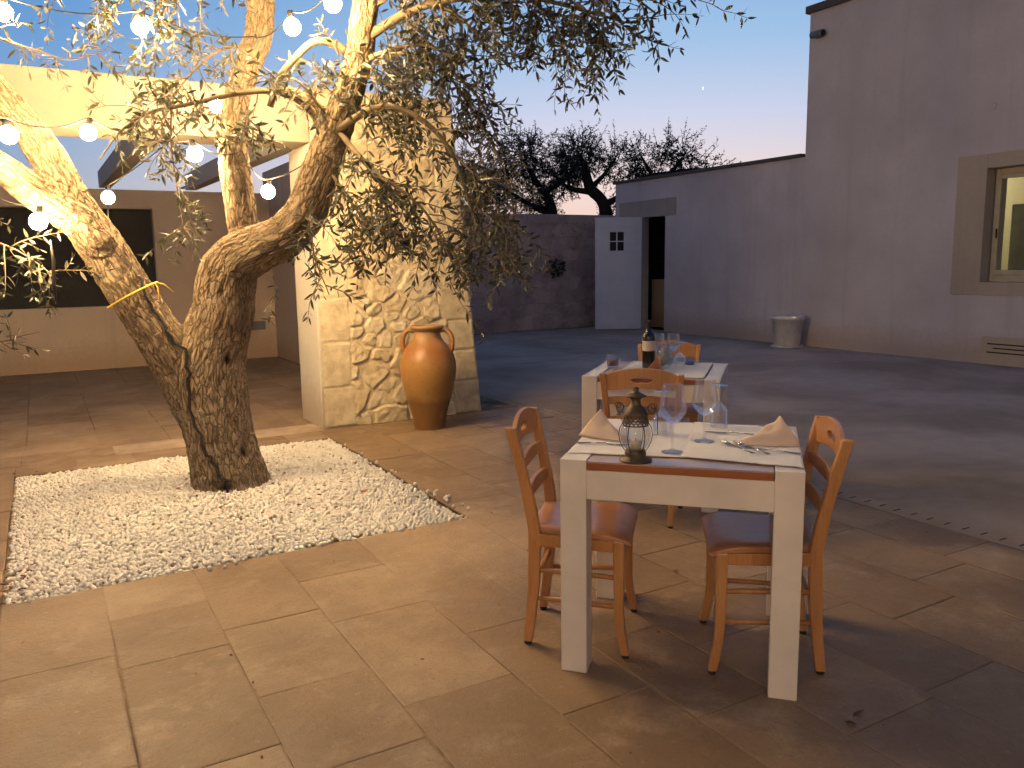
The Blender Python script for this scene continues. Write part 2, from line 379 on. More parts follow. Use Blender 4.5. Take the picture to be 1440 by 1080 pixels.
V = []; F = []; T = []
def slab(x0, x1, y0, y1, tint, gap=.0015):
    gx = gap + random.choice((-.0012, -.0006, .0004, .0015, .0035)); j = lambda: random.uniform(-.0025, .0025)
    x0 += gx; x1 -= gx; y0 += gx; y1 -= gx
    z = random.uniform(.0, .0014); o = len(V); bv = .005
    tz = [z + random.uniform(-.0012, .0012) for _ in range(4)]
    cs = [(x0 + j(), y0 + j()), (x1 + j(), y0 + j()), (x1 + j(), y1 + j()), (x0 + j(), y1 + j())]
    sx = [1, -1, -1, 1]; sy = [1, 1, -1, -1]
    for k in range(4): V.append((cs[k][0] + sx[k] * bv, cs[k][1] + sy[k] * bv, tz[k]))
    for k in range(4): V.append((cs[k][0], cs[k][1], tz[k] - .0016))
    for k in range(4): V.append((cs[k][0], cs[k][1], -.012))
    F.append((o, o + 1, o + 2, o + 3))
    for a in (0, 4):
        for k in range(4):
            n = (k + 1) % 4; F.append((o + a + k, o + a + 4 + k, o + a + 4 + n, o + a + n))
    T.extend([tint] * 12)
def run(x0, x1, y0, y1, lo=.40, hi=.78, mean=.5):
    y = y0 - random.uniform(0, .2) if y0 < 0 else y0
    while y < y1 - 1e-6:
        l = random.uniform(lo, hi)
        if y1 - (y + l) < lo * .7: l = y1 - y
        slab(x0, x1, y, y + l, min(.92, max(0, random.gauss(mean, .27)))); y += l
cols = [-.26, .13, .51, .90, 1.31, 1.66, 1.98]
for a, c in zip(cols, cols[1:]): run(a, c, -2.0, PY0); run(a, c, PY1, 6.78)
xs = [1.98, 2.40, 2.80, 3.22, 3.62, 4.0]
for a, c in zip(xs, xs[1:]): run(a, c, -2.0, 6.78)
x = -.26
while x > -8: run(x - .42, x, -2.0, 6.78, .45, .8); x -= .42
x = -8.0                        # threshold course of paler slabs along the portico front, lamplight painted in too
while x < 2.04:
    w = min(random.uniform(.5, .75), 2.04 - x)
    if 2.04 - x - w < .2: w = 2.04 - x
    slab(x, x + w, 6.78, 7.14, 1.0 if x > .3 else random.uniform(.4, .75)); x += w
x = -8.0
while x < 3.13:
    w = min(.52, 3.13 - x); run(x, x + w, 7.14, 12.8, .5, .9, .9); x += w  # paler tint under the portico paints the lit floor into the pavers
V = np.array(V); F = np.array(F)
paving = struct(np_mesh('paving', V, F, M['paver'], smooth=False, attrs={'tint': T}))

# drain slots cut in the stone beside the concrete
dr = empty('slot_drain', 'line of short dark drain slots in the paving running behind the tables', 'drain', (4.075, 0, 0))
b = MB(); b.quadstrip([[(-.03, -.006, .0032), (.03, -.004, .0032)], [(-.03, .006, .0032), (.03, .008, .0032)]], closed=False, smooth=False)
s0 = b.build('slot', M['iron'], dr); s0.location.y = .6; y = .697
while y < 7.6:
    s1 = s0.copy(); col.objects.link(s1); s1.location = (random.uniform(-.006, .006), y, 0); s1.rotation_euler.z = random.uniform(-.06, .06); y += .097
b = MB(); b.quadstrip([[(-.075, -3, .0016), (.075, -3, .0016)], [(-.075, 9, .0016), (.075, 9, .0016)]], closed=False, smooth=False)
b.build('drain_channel', M['conc'], dr)

# tree pit: soil, pebbles
b = MB(); b.quadstrip([[(PX0, PY0, -.022), (PX1, PY0, -.022)], [(PX0, PY1, -.022), (PX1, PY1, -.022)]], closed=False, smooth=False)
struct(b.build('soil', M['soil']))
bm = bmesh.new(); bmesh.ops.create_icosphere(bm, subdivisions=2, radius=1); ICO = np.array([v.co[:] for v in bm.verts]); ICOF = np.array([[v.index for v in f.verts] for f in bm.faces]); bm.free()
def pebbles(C, rad, tint):
    n = len(C); q = np.random.normal(size=(n, 4)); q /= np.linalg.norm(q, axis=1)[:, None]
    w, x, y, z = q.T
    Rm = np.stack([1 - 2 * (y * y + z * z), 2 * (x * y - z * w), 2 * (x * z + y * w), 2 * (x * y + z * w), 1 - 2 * (x * x + z * z), 2 * (y * z - x * w), 2 * (x * z - y * w), 2 * (y * z + x * w), 1 - 2 * (x * x + y * y)], 1).reshape(n, 3, 3)
    s_ = rad[:, None] * np.random.uniform(.78, 1.12, (n, 3))
    P = ICO[None] * s_[:, None, :]
    # lumpy, angular chips
    for _ in range(4):
        d = np.random.normal(size=(n, 3)); d /= np.linalg.norm(d, axis=1)[:, None]
        h = np.einsum('nij,nj->ni', P, d); lim = rad[:, None] * np.random.uniform(.5, .85, (n, 1)); ex = np.maximum(h - lim, 0)
        P = P - ex[..., None] * d[:, None, :] * .85
    P = np.einsum('nij,nkj->nki', Rm, P) + C[:, None, :]
    Fc = (ICOF[None] + (np.arange(n) * len(ICO))[:, None, None]).reshape(-1, 3)
    return P.reshape(-1, 3), Fc, np.repeat(tint, len(ICO))
g = .0205; gx, gy = np.meshgrid(np.arange(PX0 + .012, PX1 - .006, g), np.arange(PY0 + .012, PY1 - .006, g * .92))
gx[1::2] += g / 2; P = np.stack([gx.ravel(), gy.ravel()], 1); P += np.random.uniform(-.008, .008, P.shape)
P = P[(P[:, 0] < PX1 - .008) & (P[:, 0] > PX0 + .008) & (P[:, 1] > PY0 + .008)]
edge = np.minimum.reduce([P[:, 0] - PX0, PX1 - P[:, 0], P[:, 1] - PY0, PY1 - P[:, 1]])
keep = np.random.uniform(size=len(P)) < np.clip(.45 + edge * 9, 0, 1); P = P[keep]; edge = edge[keep]
hgt = np.array([noise.noise(Vector((p[0] * 2.2, p[1] * 2.2, 0))) for p in P]) * .012 - .004 - .012 * np.exp(-edge / .05)
C = np.column_stack([P, hgt + np.random.uniform(-.006, .007, len(P))]); tint = np.clip(np.random.beta(2.2, 1.6, len(P)), 0, 1)
tint[np.random.uniform(size=len(P)) < .015] = .0
stray = np.array([(1.98 + abs(random.gauss(0, .05)), random.uniform(3.98, 4.5), .011) for _ in range(12)] + [(random.uniform(-.2, 2.0), 3.94 - abs(random.gauss(0, .035)), .011) for _ in range(10)] + [(1.98 + abs(random.gauss(0, .03)), random.uniform(4.5, 6.4), .011) for _ in range(10)])
C = np.vstack([C, stray]); tint = np.concatenate([tint, np.full(len(stray), .6)])
Vp, Fp, Tp = pebbles(C, np.random.uniform(.0095, .0155, len(C)), tint)
o = np_mesh('gravel', Vp, Fp, M['pebble'], attrs={'tint': Tp}); o['kind'] = 'stuff'

# ------------------------------------------------------------------ portico
por = empty('portico', 'white plastered portico with a thick front beam and open sloping rafters behind the olive tree', 'portico', (0, 6.8, 0))
def pb(name, mat, boxes, parent, bevel=.006):
    mb = MB(); L = parent.location
    for bx in boxes: mb.box(bx[0] - L.x, bx[1] - L.x, bx[2] - L.y, bx[3] - L.y, bx[4] - L.z, bx[5] - L.z)
    return mb.build(name, M[mat], parent, bevel)
pb('front_beam', 'beam', [(-5.2, 2.05, 6.84, 7.30, 2.42, 2.83)], por, .012)
pb('back_wall', 'backw', [(-5.2, 3.15, 12.8, 13.1, 0, .88), (1.5, 3.15, 12.8, 13.1, .88, 2.24), (-5.2, -4.4, 12.8, 13.1, .88, 2.24), (-5.2, 3.15, 12.8, 13.1, 2.24, 2.5)], por, 0)
pb('side_wall', 'backw', [(3.15, 3.42, 7.45, 13.1, 0, 2.84)], por, .01)
pb('end_pier', 'warm', [(-5.2, -4.7, 6.8, 7.34, 0, 2.42)], por, .01)
def rafter(x):
    mb = MB(); y0, y1 = 7.3, 12.85; w = .15
    mb.prism([(x - w / 2, y0 - 6.8, 2.44), (x + w / 2, y0 - 6.8, 2.44), (x + w / 2, y0 - 6.8, 2.66), (x - w / 2, y0 - 6.8, 2.66)],
             [(x - w / 2, y1 - 6.8, 2.52), (x + w / 2, y1 - 6.8, 2.52), (x + w / 2, y1 - 6.8, 2.74), (x - w / 2, y1 - 6.8, 2.74)])
    fixn(mb.build('rafter', M['warm'], por, .005))
for x in (-3.4, -2.1, -.45, .92, 2.05): rafter(x)
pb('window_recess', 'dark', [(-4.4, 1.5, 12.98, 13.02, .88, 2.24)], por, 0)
vent_ = pb('wall_box', 'camw', [(2.72, 2.98, 12.74, 12.8, .44, .57)], por, .008)

# battered stone wall end of the portico: relief front face
pil = empty('stone_pillar', 'battered rubble stone pillar with cut quoins, lit gold behind the terracotta jar', 'pillar', (2.05, 6.8, 0))
HZ = 2.86; nx, nz = 138, 250
W = lambda z: 1.545 - .086 * z
seeds = []
tries = 0
while len(seeds) < 120 and tries < 60000:
    tries += 1; p = (random.uniform(.2, 1.42), random.uniform(0, HZ)); rr = random.uniform(.06, .21)
    if all((p[0] - q[0]) ** 2 / 1.25 + (p[1] - q[1]) ** 2 * 1.15 > (.55 * (rr + q[2])) ** 2 * 2.0 for q in seeds): seeds.append((*p, rr))
SD = np.array(seeds); stint = np.random.uniform(0, 1, len(SD) + 40); stilt = np.random.uniform(-.11, .11, (len(SD), 2)); sh = np.random.uniform(.5, 1.2, len(SD)); SA = np.random.uniform(.75, 1.8, len(SD))
lz = [0]; 
while lz[-1] < HZ: lz.append(lz[-1] + random.uniform(.3, .42))
rz = [0]
while rz[-1] < HZ: rz.append(rz[-1] + random.uniform(.26, .33))
lw = [random.choice([.27, .27, .24, .30]) for _ in lz]; rw = [random.choice([.27, .34, .24]) for _ in rz]
Vv = []; Tt = []; Mo = []
sst = lambda a, b_, x: (lambda t: t * t * (3 - 2 * t))(min(1, max(0, (x - a) / (b_ - a))))
for k in range(nz):
    z = HZ * k / (nz - 1); w = W(z); li = max(i for i, q in enumerate(lz) if q <= z); ri = max(i for i, q in enumerate(rz) if q <= z)
    for i in range(nx):
        x = w * i / (nx - 1); wob = noise.fractal(Vector((x * 5, z * 5, 3)), .8, 2, 3) * .030; wob2 = noise.fractal(Vector((x * 5, z * 5, 9)), .8, 2, 3) * .030
        fine = noise.fractal(Vector((x * 16, z * 16, 5)), 1.0, 2.0, 4) * .006
        if x < lw[li] + wob * .3:
            d = min(z - lz[li], lz[li + 1] - z if li + 1 < len(lz) else 1, max(0, lw[li] - x) + .0); h = .012 * sst(.001, .012, d) + fine * .7; t_ = .55 + .25 * stint[li]; mo = 0
        elif x > w - rw[ri] + wob * .3:
            d = min(z - rz[ri], rz[ri + 1] - z if ri + 1 < len(rz) else 1, x - (w - rw[ri])); h = .018 * sst(.001, .014, d) + fine * .8; t_ = .45 + .3 * stint[ri + 7]; mo = 0
        else:
            dd = np.sqrt((SD[:, 0] - x - wob) ** 2 / SA + (SD[:, 1] - z - wob2) ** 2 * SA) - SD[:, 2] * .5
            o_ = np.argsort(dd)[:2]; e = dd[o_[1]] - dd[o_[0]]; i0 = o_[0]
            en = e + noise.fractal(Vector((x * 22, z * 22, 2)), .8, 2, 4) * .016; s_ = sst(.016, .034, en)
            chis = noise.fractal(Vector((x * 30, z * 30, 7)), .6, 2, 5) * .0055; h = s_ * (chis + .018 * sh[i0] + stilt[i0][0] * (x - SD[i0, 0]) + stilt[i0][1] * (z - SD[i0, 1])) + fine * (.7 + .5 * s_) + .004 * sst(.015, .05, e)
            t_ = stint[i0]; mo = 1 - s_
        eg = min(1, (w - x) / .02, x / .015, (HZ - z) / .03)
        Vv.append((x, .03 - h * (.25 + .75 * eg), z)); Tt.append(t_); Mo.append(mo * .8)
base = len(Vv)
idx = np.arange(nx * nz).reshape(nz, nx)
Fq = np.stack([idx[:-1, :-1], idx[:-1, 1:], idx[1:, 1:], idx[1:, :-1]], -1).reshape(-1, 4)
np_mesh('stone_face', Vv, Fq, M['stone'], attrs={'tint': Tt, 'mortar': Mo}, parent=pil)
mb = MB()
mb.prism([(0.004, .025, 0), (W(0), .025, 0), (W(0), .60, 0), (.004, .60, 0)], [(.004, .025, HZ - .004), (W(HZ), .025, HZ - .004), (W(HZ), .60, HZ - .004), (.004, .60, HZ - .004)])
o = mb.build('core', M['stone'], pil); setattr_np(o.data, 'tint', [.5] * 8); setattr_np(o.data, 'mortar', [0] * 8)
mb = MB(); mb.box(-.02, .004, .018, .64, 0, HZ - .45); mb.build('plaster_jamb', M['warm'], pil, .006)

# ------------------------------------------------------------------ main house + outbuilding
HX = 10.6
house = empty('house', 'tall flat roofed plastered house block with a lit window at the right', 'house', (HX, 9.0, 0))
def hb(name, mat, boxes, parent, bevel=.006): return pb(name, mat, boxes, parent, bevel)
WY0, WY1, WZ0, WZ1 = 4.62, 6.14, 1.06, 2.5
hb('wall', 'house', [(HX, 11.1, WY1 + .02, 9.03, 0, 5.1), (HX, 11.1, -9, WY0 - .02, 0, 5.1), (HX, 11.1, WY0 - .02, WY1 + .02, 0, WZ0 - .02), (HX, 11.1, WY0 - .02, WY1 + .02, WZ1 + .02, 5.1), (11.1, 16, 8.6, 9.03, 0, 5.1), (11.1, 16, -9, -8.6, 0, 5.1)], house, 0)
hb('roof_coping', 'cap', [(HX - .05, 11.15, -9, 9.09, 5.1, 5.21)], house, .008)
hb('roof', 'cap', [(11.15, 16, -9, 9.03, 5.0, 5.12)], house, 0)
hb('window_surround', 'beige', [(HX - .012, HX + .17, WY1, 6.53, .89, 2.68), (HX - .012, HX + .17, 4.2, WY0, .89, 2.68), (HX - .012, HX + .17, WY0, WY1, WZ1, 2.68), (HX - .012, HX + .17, WY0, WY1, .89, WZ0)], house, .008)
# splayed reveal and frame
win = hb('window', 'wframe', [(10.80, 10.87, WY1 - .05, WY1 - .002, WZ0 + .002, WZ1 - .002), (10.80, 10.87, WY0 + .002, WY0 + .075, WZ0 + .002, WZ1 - .002), (10.80, 10.87, WY0 + .075, WY1 - .05, WZ1 - .075, WZ1 - .002), (10.80, 10.87, WY0 + .075, WY1 - .05, WZ0 + .002, WZ0 + .09)], house, .006)
def sub(o, parent): o.parent = parent; o.location = (0, 0, 0); return o
sub(hb('sash', 'wframe', [(10.785, 10.83, WY1 - .082, WY1 - .052, WZ0 + .09, WZ1 - .078), (10.785, 10.83, WY0 + .078, WY1 - .082, WZ1 - .13, WZ1 - .078), (10.785, 10.83, WY0 + .078, WY1 - .082, WZ0 + .09, WZ0 + .15)], house, .005), win)
sub(hb('pane', 'pane', [(10.805, 10.809, WY0 + .08, WY1 - .084, WZ0 + .15, WZ1 - .13)], house, 0), win)
sub(hb('handle', 'iron', [(10.765, 10.785, WY1 - .075, WY1 - .06, 1.62, 1.74)], house, .003), win)
hb('room', 'room', [(12.6, 12.7, 3.2, 8.6, 0, 2.9), (11.1, 12.6, 8.4, 8.5, 0, 2.9), (11.1, 12.6, 3.2, 3.3, 0, 2.9), (11.1, 12.7, 3.2, 8.6, 2.9, 3.0)], house, 0)
hb('cupboard', 'wardrobe', [(12.2, 12.598, 4.6, 6.68, 0, 2.12)], house, .01)
hb('vent_plate', 'beige', [(HX - .014, HX + .02, 4.9, 6.06, .0, .36)], house, .004)
mb = MB()
for k, (ya, yb) in enumerate(((5.1, 5.98), (5.2, 5.9), (5.1, 5.98))):
    z = .27 - k * .055; mb.box(-.019, -.0125, ya - 9.0, yb - 9.0, z - .008, z + .008)
mb.build('vent_slot', M['iron'], house)
mb = MB(); mb.tube([(.004, 6.14 - 9.0, 3.26), (-.010, 6.14 - 9.0, 3.26)], .055, 20); mb.build('junction_cover', M['house'], house, .004)
cm = empty('security_camera', 'small dark security camera mounted high on the corner of the tall house', 'camera', (HX, 8.82, 4.75))
mb = MB(); mb.box(-.05, 0, -.06, .06, -.05, .05); mb.build('bracket', M['camw'], cm, .008)
mb = MB(); mb.tube([(-.05, .0, .0), (-.09, -.02, -.01)], .02, 10); mb.tube([(-.09, .10, .0), (-.10, -.12, -.015)], [.05, .055], 14); mb.build('camera_body', M['camw'], cm)
mb = MB(); mb.tube([(-.10, -.12, -.015), (-.10, -.135, -.016)], [.045, .04], 14); mb.build('lens', M['dark'], cm)

outb = empty('outbuilding', 'low plastered annex with a sloping dark roof edge and an open doorway', 'outbuilding', (HX, 13.9, 0))
DY0, DY1, DZ = 12.33, 13.05, 2.25
hb('wall', 'house', [(HX, 10.76, 9.03, DY0, 0, 2.97), (HX, 10.76, DY1, 13.9, 0, 2.97), (HX, 10.76, DY0, DY1, DZ, 2.97), (10.76, 15, 13.62, 13.9, 0, 2.97)], outb, 0)
hb('roof_coping', 'cap', [(HX - .04, 11.05, 9.09, 13.96, 2.97, 3.03)], outb, .006)
hb('roof', 'cap', [(11.05, 15, 9.09, 13.9, 2.9, 2.99)], outb, 0)
hb('lintel', 'lintel', [(HX - .012, HX + .05, 12.02, 13.76, DZ - .004, 2.58)], outb, .006)
hb('doorway_back', 'dark', [(11.3, 11.34, 9.4, 13.6, 1.0, 2.9), (10.77, 11.3, 13.5, 13.6, 0, 2.9)], outb, 0)  # black sheets, the unlit interior's darkness is in their colour
hb('inner_wall', 'backw', [(11.25, 11.6, 11.4, 13.49, 0, 1.0)], outb, 0)
hb('jamb', 'lintel', [(HX - .006, HX + .152, DY1 - .05, DY1 - .001, 0, DZ - .002)], outb, .004)
# open door leaf, hinged on the far jamb
ld = bpy.data.objects.new('door_pivot', None)
a0 = Vector((HX - .02, 13.02)); a1 = Vector((9.76, 13.47)); ang = math.atan2(a1.y - a0.y, a1.x - a0.x); wd = (a1 - a0).length
def leafmb(boxes):
    mb = MB()
    for x0, x1, y0, y1, z0, z1 in boxes: mb.box(x0, x1, y0, y1, z0, z1)
    return mb
zt = 2.26
dl = leafmb([(0, wd, -.02, .02, .02, 1.60), (0, .36, -.02, .02, 1.60, 1.97), (.64, wd, -.02, .02, 1.60, 1.97), (0, wd, -.02, .02, 1.97, zt)]).build('door', M['door'], outb, .004)
dl.location = (a0.x - HX, a0.y - 13.9, 0); dl.rotation_euler.z = ang
t_ = [(.10, wd - .10, 2.08, 2.12), (.10, .14, 1.12, 2.08), (wd - .14, wd - .10, 1.12, 2.08), (.10, wd - .10, 1.08, 1.12), (.10, wd - .10, .92, .96), (.10, .14, .16, .92), (wd - .14, wd - .10, .16, .92), (.10, wd - .10, .12, .16)]
leafmb([(a, c, y, y + .012, e, f) for a, c, e, f in t_ for y in (.0205, -.0325)]).build('panel_moulding', M['door'], dl, .003)
leafmb([(.36, .64, -.004, .004, 1.60, 1.97)]).build('door_pane', M['dark'], dl)
leafmb([(.488, .512, -.015, .015, 1.602, 1.968), (.362, .487, -.014, .014, 1.775, 1.795), (.513, .638, -.014, .014, 1.775, 1.795)]).build('glazing_bar', M['door'], dl)

# far boundary wall
bw = MB(); bw.box(0, 7.55, 0, .5, 0, 2.36)
bwo = tag(bw.build('boundary_wall', M['farwall'], None, .02), 'old rubble stone boundary wall at the back of the yard beside the white door', 'wall'); bwo.location = (3.45, 14.2, 0)
mb = MB(); rr_ = []
for i in range(90):
    a = random.uniform(0, 6.28); q = random.random() ** .6; rr_.append((9.25 - 3.45 + math.cos(a) * q * .22, -.02 - random.uniform(0, .06), 1.27 + math.sin(a) * q * .17))
pl = empty('caper_plant', 'small dark tuft of plant growing out of the old stone wall', 'plant', (9.25, 14.2, 1.27))
def leafcards(C, D, L, wid, up=None):
    """lens-shaped folded leaves: C base, D dir, L length -> verts, faces(tri)"""
    n = len(C); C = np.asarray(C); D = np.asarray(D); D = D / np.linalg.norm(D, axis=1)[:, None]
    Rn = np.random.normal(size=(n, 3)); S_ = np.cross(D, Rn); S_ /= np.linalg.norm(S_, axis=1)[:, None]; N = np.cross(S_, D)
    L = np.asarray(L)[:, None]; Wd = np.asarray(wid)[:, None]; bend = np.random.uniform(-.12, .18, (n, 1)) * L
    P = lambda t, s_, h: C + D * L * t + S_ * Wd * s_ + N * (h * Wd - bend * t * t)
    pts = [P(0, 0, 0), P(.3, -.46, .12), P(.3, 0, 0), P(.3, .46, .12), P(.65, -.42, .12), P(.65, 0, 0), P(.65, .42, .12), P(1, 0, 0)]
    Vv = np.stack(pts, 1).reshape(-1, 3)
    Tm = np.array([(0, 2, 1), (0, 3, 2), (1, 2, 5), (1, 5, 4), (2, 3, 6), (2, 6, 5), (4, 5, 7), (5, 6, 7)])
    Fc = (Tm[None] + (np.arange(n) * 8)[:, None, None]).reshape(-1, 3)
    return Vv, Fc
C = np.array(rr_) + np.array([3.45 - 9.25, 0, -1.27]); D = np.random.normal(size=C.shape) + np.array([0, -.6, -.2])
Vv, Ff = leafcards(C, D, np.random.uniform(.06, .12, len(C)), np.random.uniform(.04, .07, len(C)))
np_mesh('foliage', Vv, Ff, M['farleaf'], attrs={'tint': np.repeat(np.random.rand(len(C)), 8)}, parent=pl)

# plant pot against the house
pt = empty('plant_pot', 'empty white tapered plant pot standing against the house wall', 'pot', (10.24, 8.95, 0))
mb = MB(); mb.lathe([(.0, .014), (.195, .014), (.2, .018), (.24, .44), (.26, .44), (.265, .50), (.245, .50), (.23, .45), (.18, .06), (.0, .05)], 40); fixn(mb.build('pot_body', M['pot'], pt))
mb = MB(); mb.lathe([(.0, .38), (.222, .38)], 40); mb.build('potting_soil', M['earth'], pt); mb = MB(); mb.lathe([(0, .001), (.235, .001), (.25, .02), (.25, .035), (.24, .035), (.232, .012), (0, .012)], 40); fixn(mb.build('saucer', M['pot'], pt))

# ------------------------------------------------------------------ far trees and hedge line
def far_tree(name, label, loc, limbs, blobs, nleaf):
    limbs = [[(q[0], q[1], q[2] if q[2] < 2.7 else 2.7 + (q[2] - 2.7) * .62, q[3] * (1 if q[2] < 2.7 else .8)) for q in l] for l in limbs]
    t = empty(name, label, 'tree', loc, 0, 'olive trees beyond the boundary wall'); mb = MB(); L = Vector(loc)
    for l in limbs:
        p = catmull([(*q[:3], q[3]) for q in l], .12); p[:, :3] += np.array([[noise.noise(Vector(q[:3]) * 2) * .05 for _ in range(3)] for q in p])
        mb.tube([Vector(q[:3]) - L for q in p], list(p[:, 3]), 8)
    mb.build('trunk', M['farbark'], t)
    C = []; D = []; tw = MB()
    for (bx, by, bz, br, wgt) in blobs:
        ns = int(nleaf * wgt * .62 / 16)
        for _ in range(ns):
            d = np.random.normal(size=3); d /= np.linalg.norm(d); p = np.array([bx, by, bz - .65]) + d * br * random.random() ** .6 * np.array([1, 1, .85])
            dr_ = np.random.normal(size=3) * .7 + d * .6 + np.array([0, 0, random.uniform(-.9, .5)]); dr_ /= np.linalg.norm(dr_)
            ln = random.uniform(.3, .6); tw.tube([Vector(p) - L, Vector(p + dr_ * ln * .5) - L, Vector(p + dr_ * ln) - L + Vector((0, 0, -.04))], [.007, .005, .003], 4, 1)
            for k in range(16):
                C.append(p + dr_ * ln * (k / 16)); D.append(dr_ * .7 + np.random.normal(size=3) * .7)
    C = np.array(C) - np.array(loc); D = np.array(D)
    Vv, Ff = leafcards(C, D, np.random.uniform(.055, .10, len(C)), np.random.uniform(.015, .026, len(C)))
    np_mesh('foliage', Vv, Ff, M['farleaf'], attrs={'tint': np.repeat(np.random.rand(len(C)), 8)}, parent=t)
    tw.build('twig', [M['farbark'], M['farbark']], t)
far_tree('olive_tree', 'dark olive tree with a bent trunk behind the middle of the boundary wall', (11.45, 17.6, 0),
    [[(11.5, 17.6, -.3, .24), (11.45, 17.6, 1.6, .2), (11.4, 17.62, 2.75, .17), (11.22, 17.75, 3.4, .13), (11.0, 17.8, 4.0, .08), (10.7, 17.9, 4.7, .04)],
     [(11.25, 17.72, 3.3, .1), (11.7, 17.5, 3.9, .07), (12.0, 17.3, 4.5, .03)], [(11.42, 17.62, 2.6, .12), (10.9, 18.0, 3.0, .08), (10.3, 18.3, 3.7, .04)],
     [(10.3, 18.3, 3.7, .04), (9.7, 18.5, 4.0, .025)]],
    [(10.8, 17.9, 4.6, .75, 1.1), (10.2, 18.3, 3.9, .6, .9), (11.8, 17.4, 4.5, .55, .6), (9.6, 18.6, 4.2, .7, .9), (9.0, 18.7, 3.6, .7, .7), (11.1, 17.9, 3.6, .5, .5)], 7500)
far_tree('olive_tree', 'thick forked olive tree silhouetted beside the low annex roof', (12.0, 16.2, 0),
    [[(12.1, 16.1, -.3, .3), (12.05, 16.15, 1.8, .24), (12.0, 16.2, 2.7, .18), (11.72, 16.35, 3.3, .17), (11.62, 16.4, 3.9, .13), (11.5, 16.45, 4.6, .06)],
     [(12.0, 16.2, 2.7, .12), (12.4, 16.0, 3.2, .07), (12.7, 15.8, 3.8, .03)], [(11.7, 16.35, 3.35, .1), (12.0, 16.1, 4.0, .05), (12.2, 16.0, 4.5, .03)],
     [(11.72, 16.35, 3.2, .1), (11.3, 16.7, 3.5, .07), (11.0, 16.9, 4.0, .04)]],
    [(11.5, 16.45, 4.6, .6, .8), (12.2, 16.0, 4.4, .55, .6), (12.8, 15.75, 3.8, .45, .5), (11.1, 16.8, 4.0, .5, .7), (12.4, 16.0, 3.2, .35, .25)], 4800)
far_tree('olive_tree', 'leaning olive tree rising behind the roof of the low annex', (12.0, 15.0, 0),
    [[(11.7, 15.2, -.3, .2), (11.85, 15.1, 2.2, .15), (11.95, 15.05, 3.1, .12), (12.3, 14.8, 3.62, .1), (12.7, 14.6, 3.75, .08), (13.3, 14.3, 3.9, .03)],
     [(12.35, 14.8, 3.65, .06), (12.2, 14.9, 4.1, .04), (12.1, 15.0, 4.5, .02)], [(12.7, 14.6, 3.75, .06), (12.9, 14.5, 4.2, .035), (13.0, 14.4, 4.6, .015)], [(12.9, 14.5, 3.8, .05), (13.3, 14.2, 3.65, .02)]],
    [(12.2, 14.9, 4.3, .42, .5), (12.9, 14.5, 4.35, .5, .7), (13.35, 14.2, 4.0, .45, .6), (12.6, 14.7, 4.5, .35, .4), (11.9, 15.1, 3.9, .35, .35)], 3000)
mb = MB(); ring0 = []; ring1 = []
for i in range(160):
    a = R(-30 + i * 1.2) ; d = 60; h = 2.4 + 1.6 * noise.fractal(Vector((i * .21, 0, 0)), 1, 2, 4)
    ring0.append((math.cos(a) * d, math.sin(a) * d, -1)); ring1.append((math.cos(a) * d, math.sin(a) * d, h))
mb.quadstrip([ring0, ring1], closed=False, smooth=False); o = mb.build('distant_treeline', M['hedge']); o['kind'] = 'stuff'
C = []
for i in range(12000):
    a = R(20 + random.random() * 110); h = 2.2 + 1.4 * noise.fractal(Vector(((math.degrees(a) + 30) / 1.2 * .21, 0, 0)), 1, 2, 4); C.append((math.cos(a) * 22, math.sin(a) * 22, random.uniform(1.8, 2.35) + .3 * noise.noise(Vector((math.degrees(a) * .5, 0, 0)))))
C = np.array(C); Vv, Ff = leafcards(C, np.random.normal(size=C.shape), np.random.uniform(.08, .16, len(C)), np.random.uniform(.04, .07, len(C)))
o = np_mesh('hedge_foliage', Vv, Ff, M['hedge'], attrs={'tint': np.repeat(np.random.rand(len(C)), 8)}); o['kind'] = 'stuff'

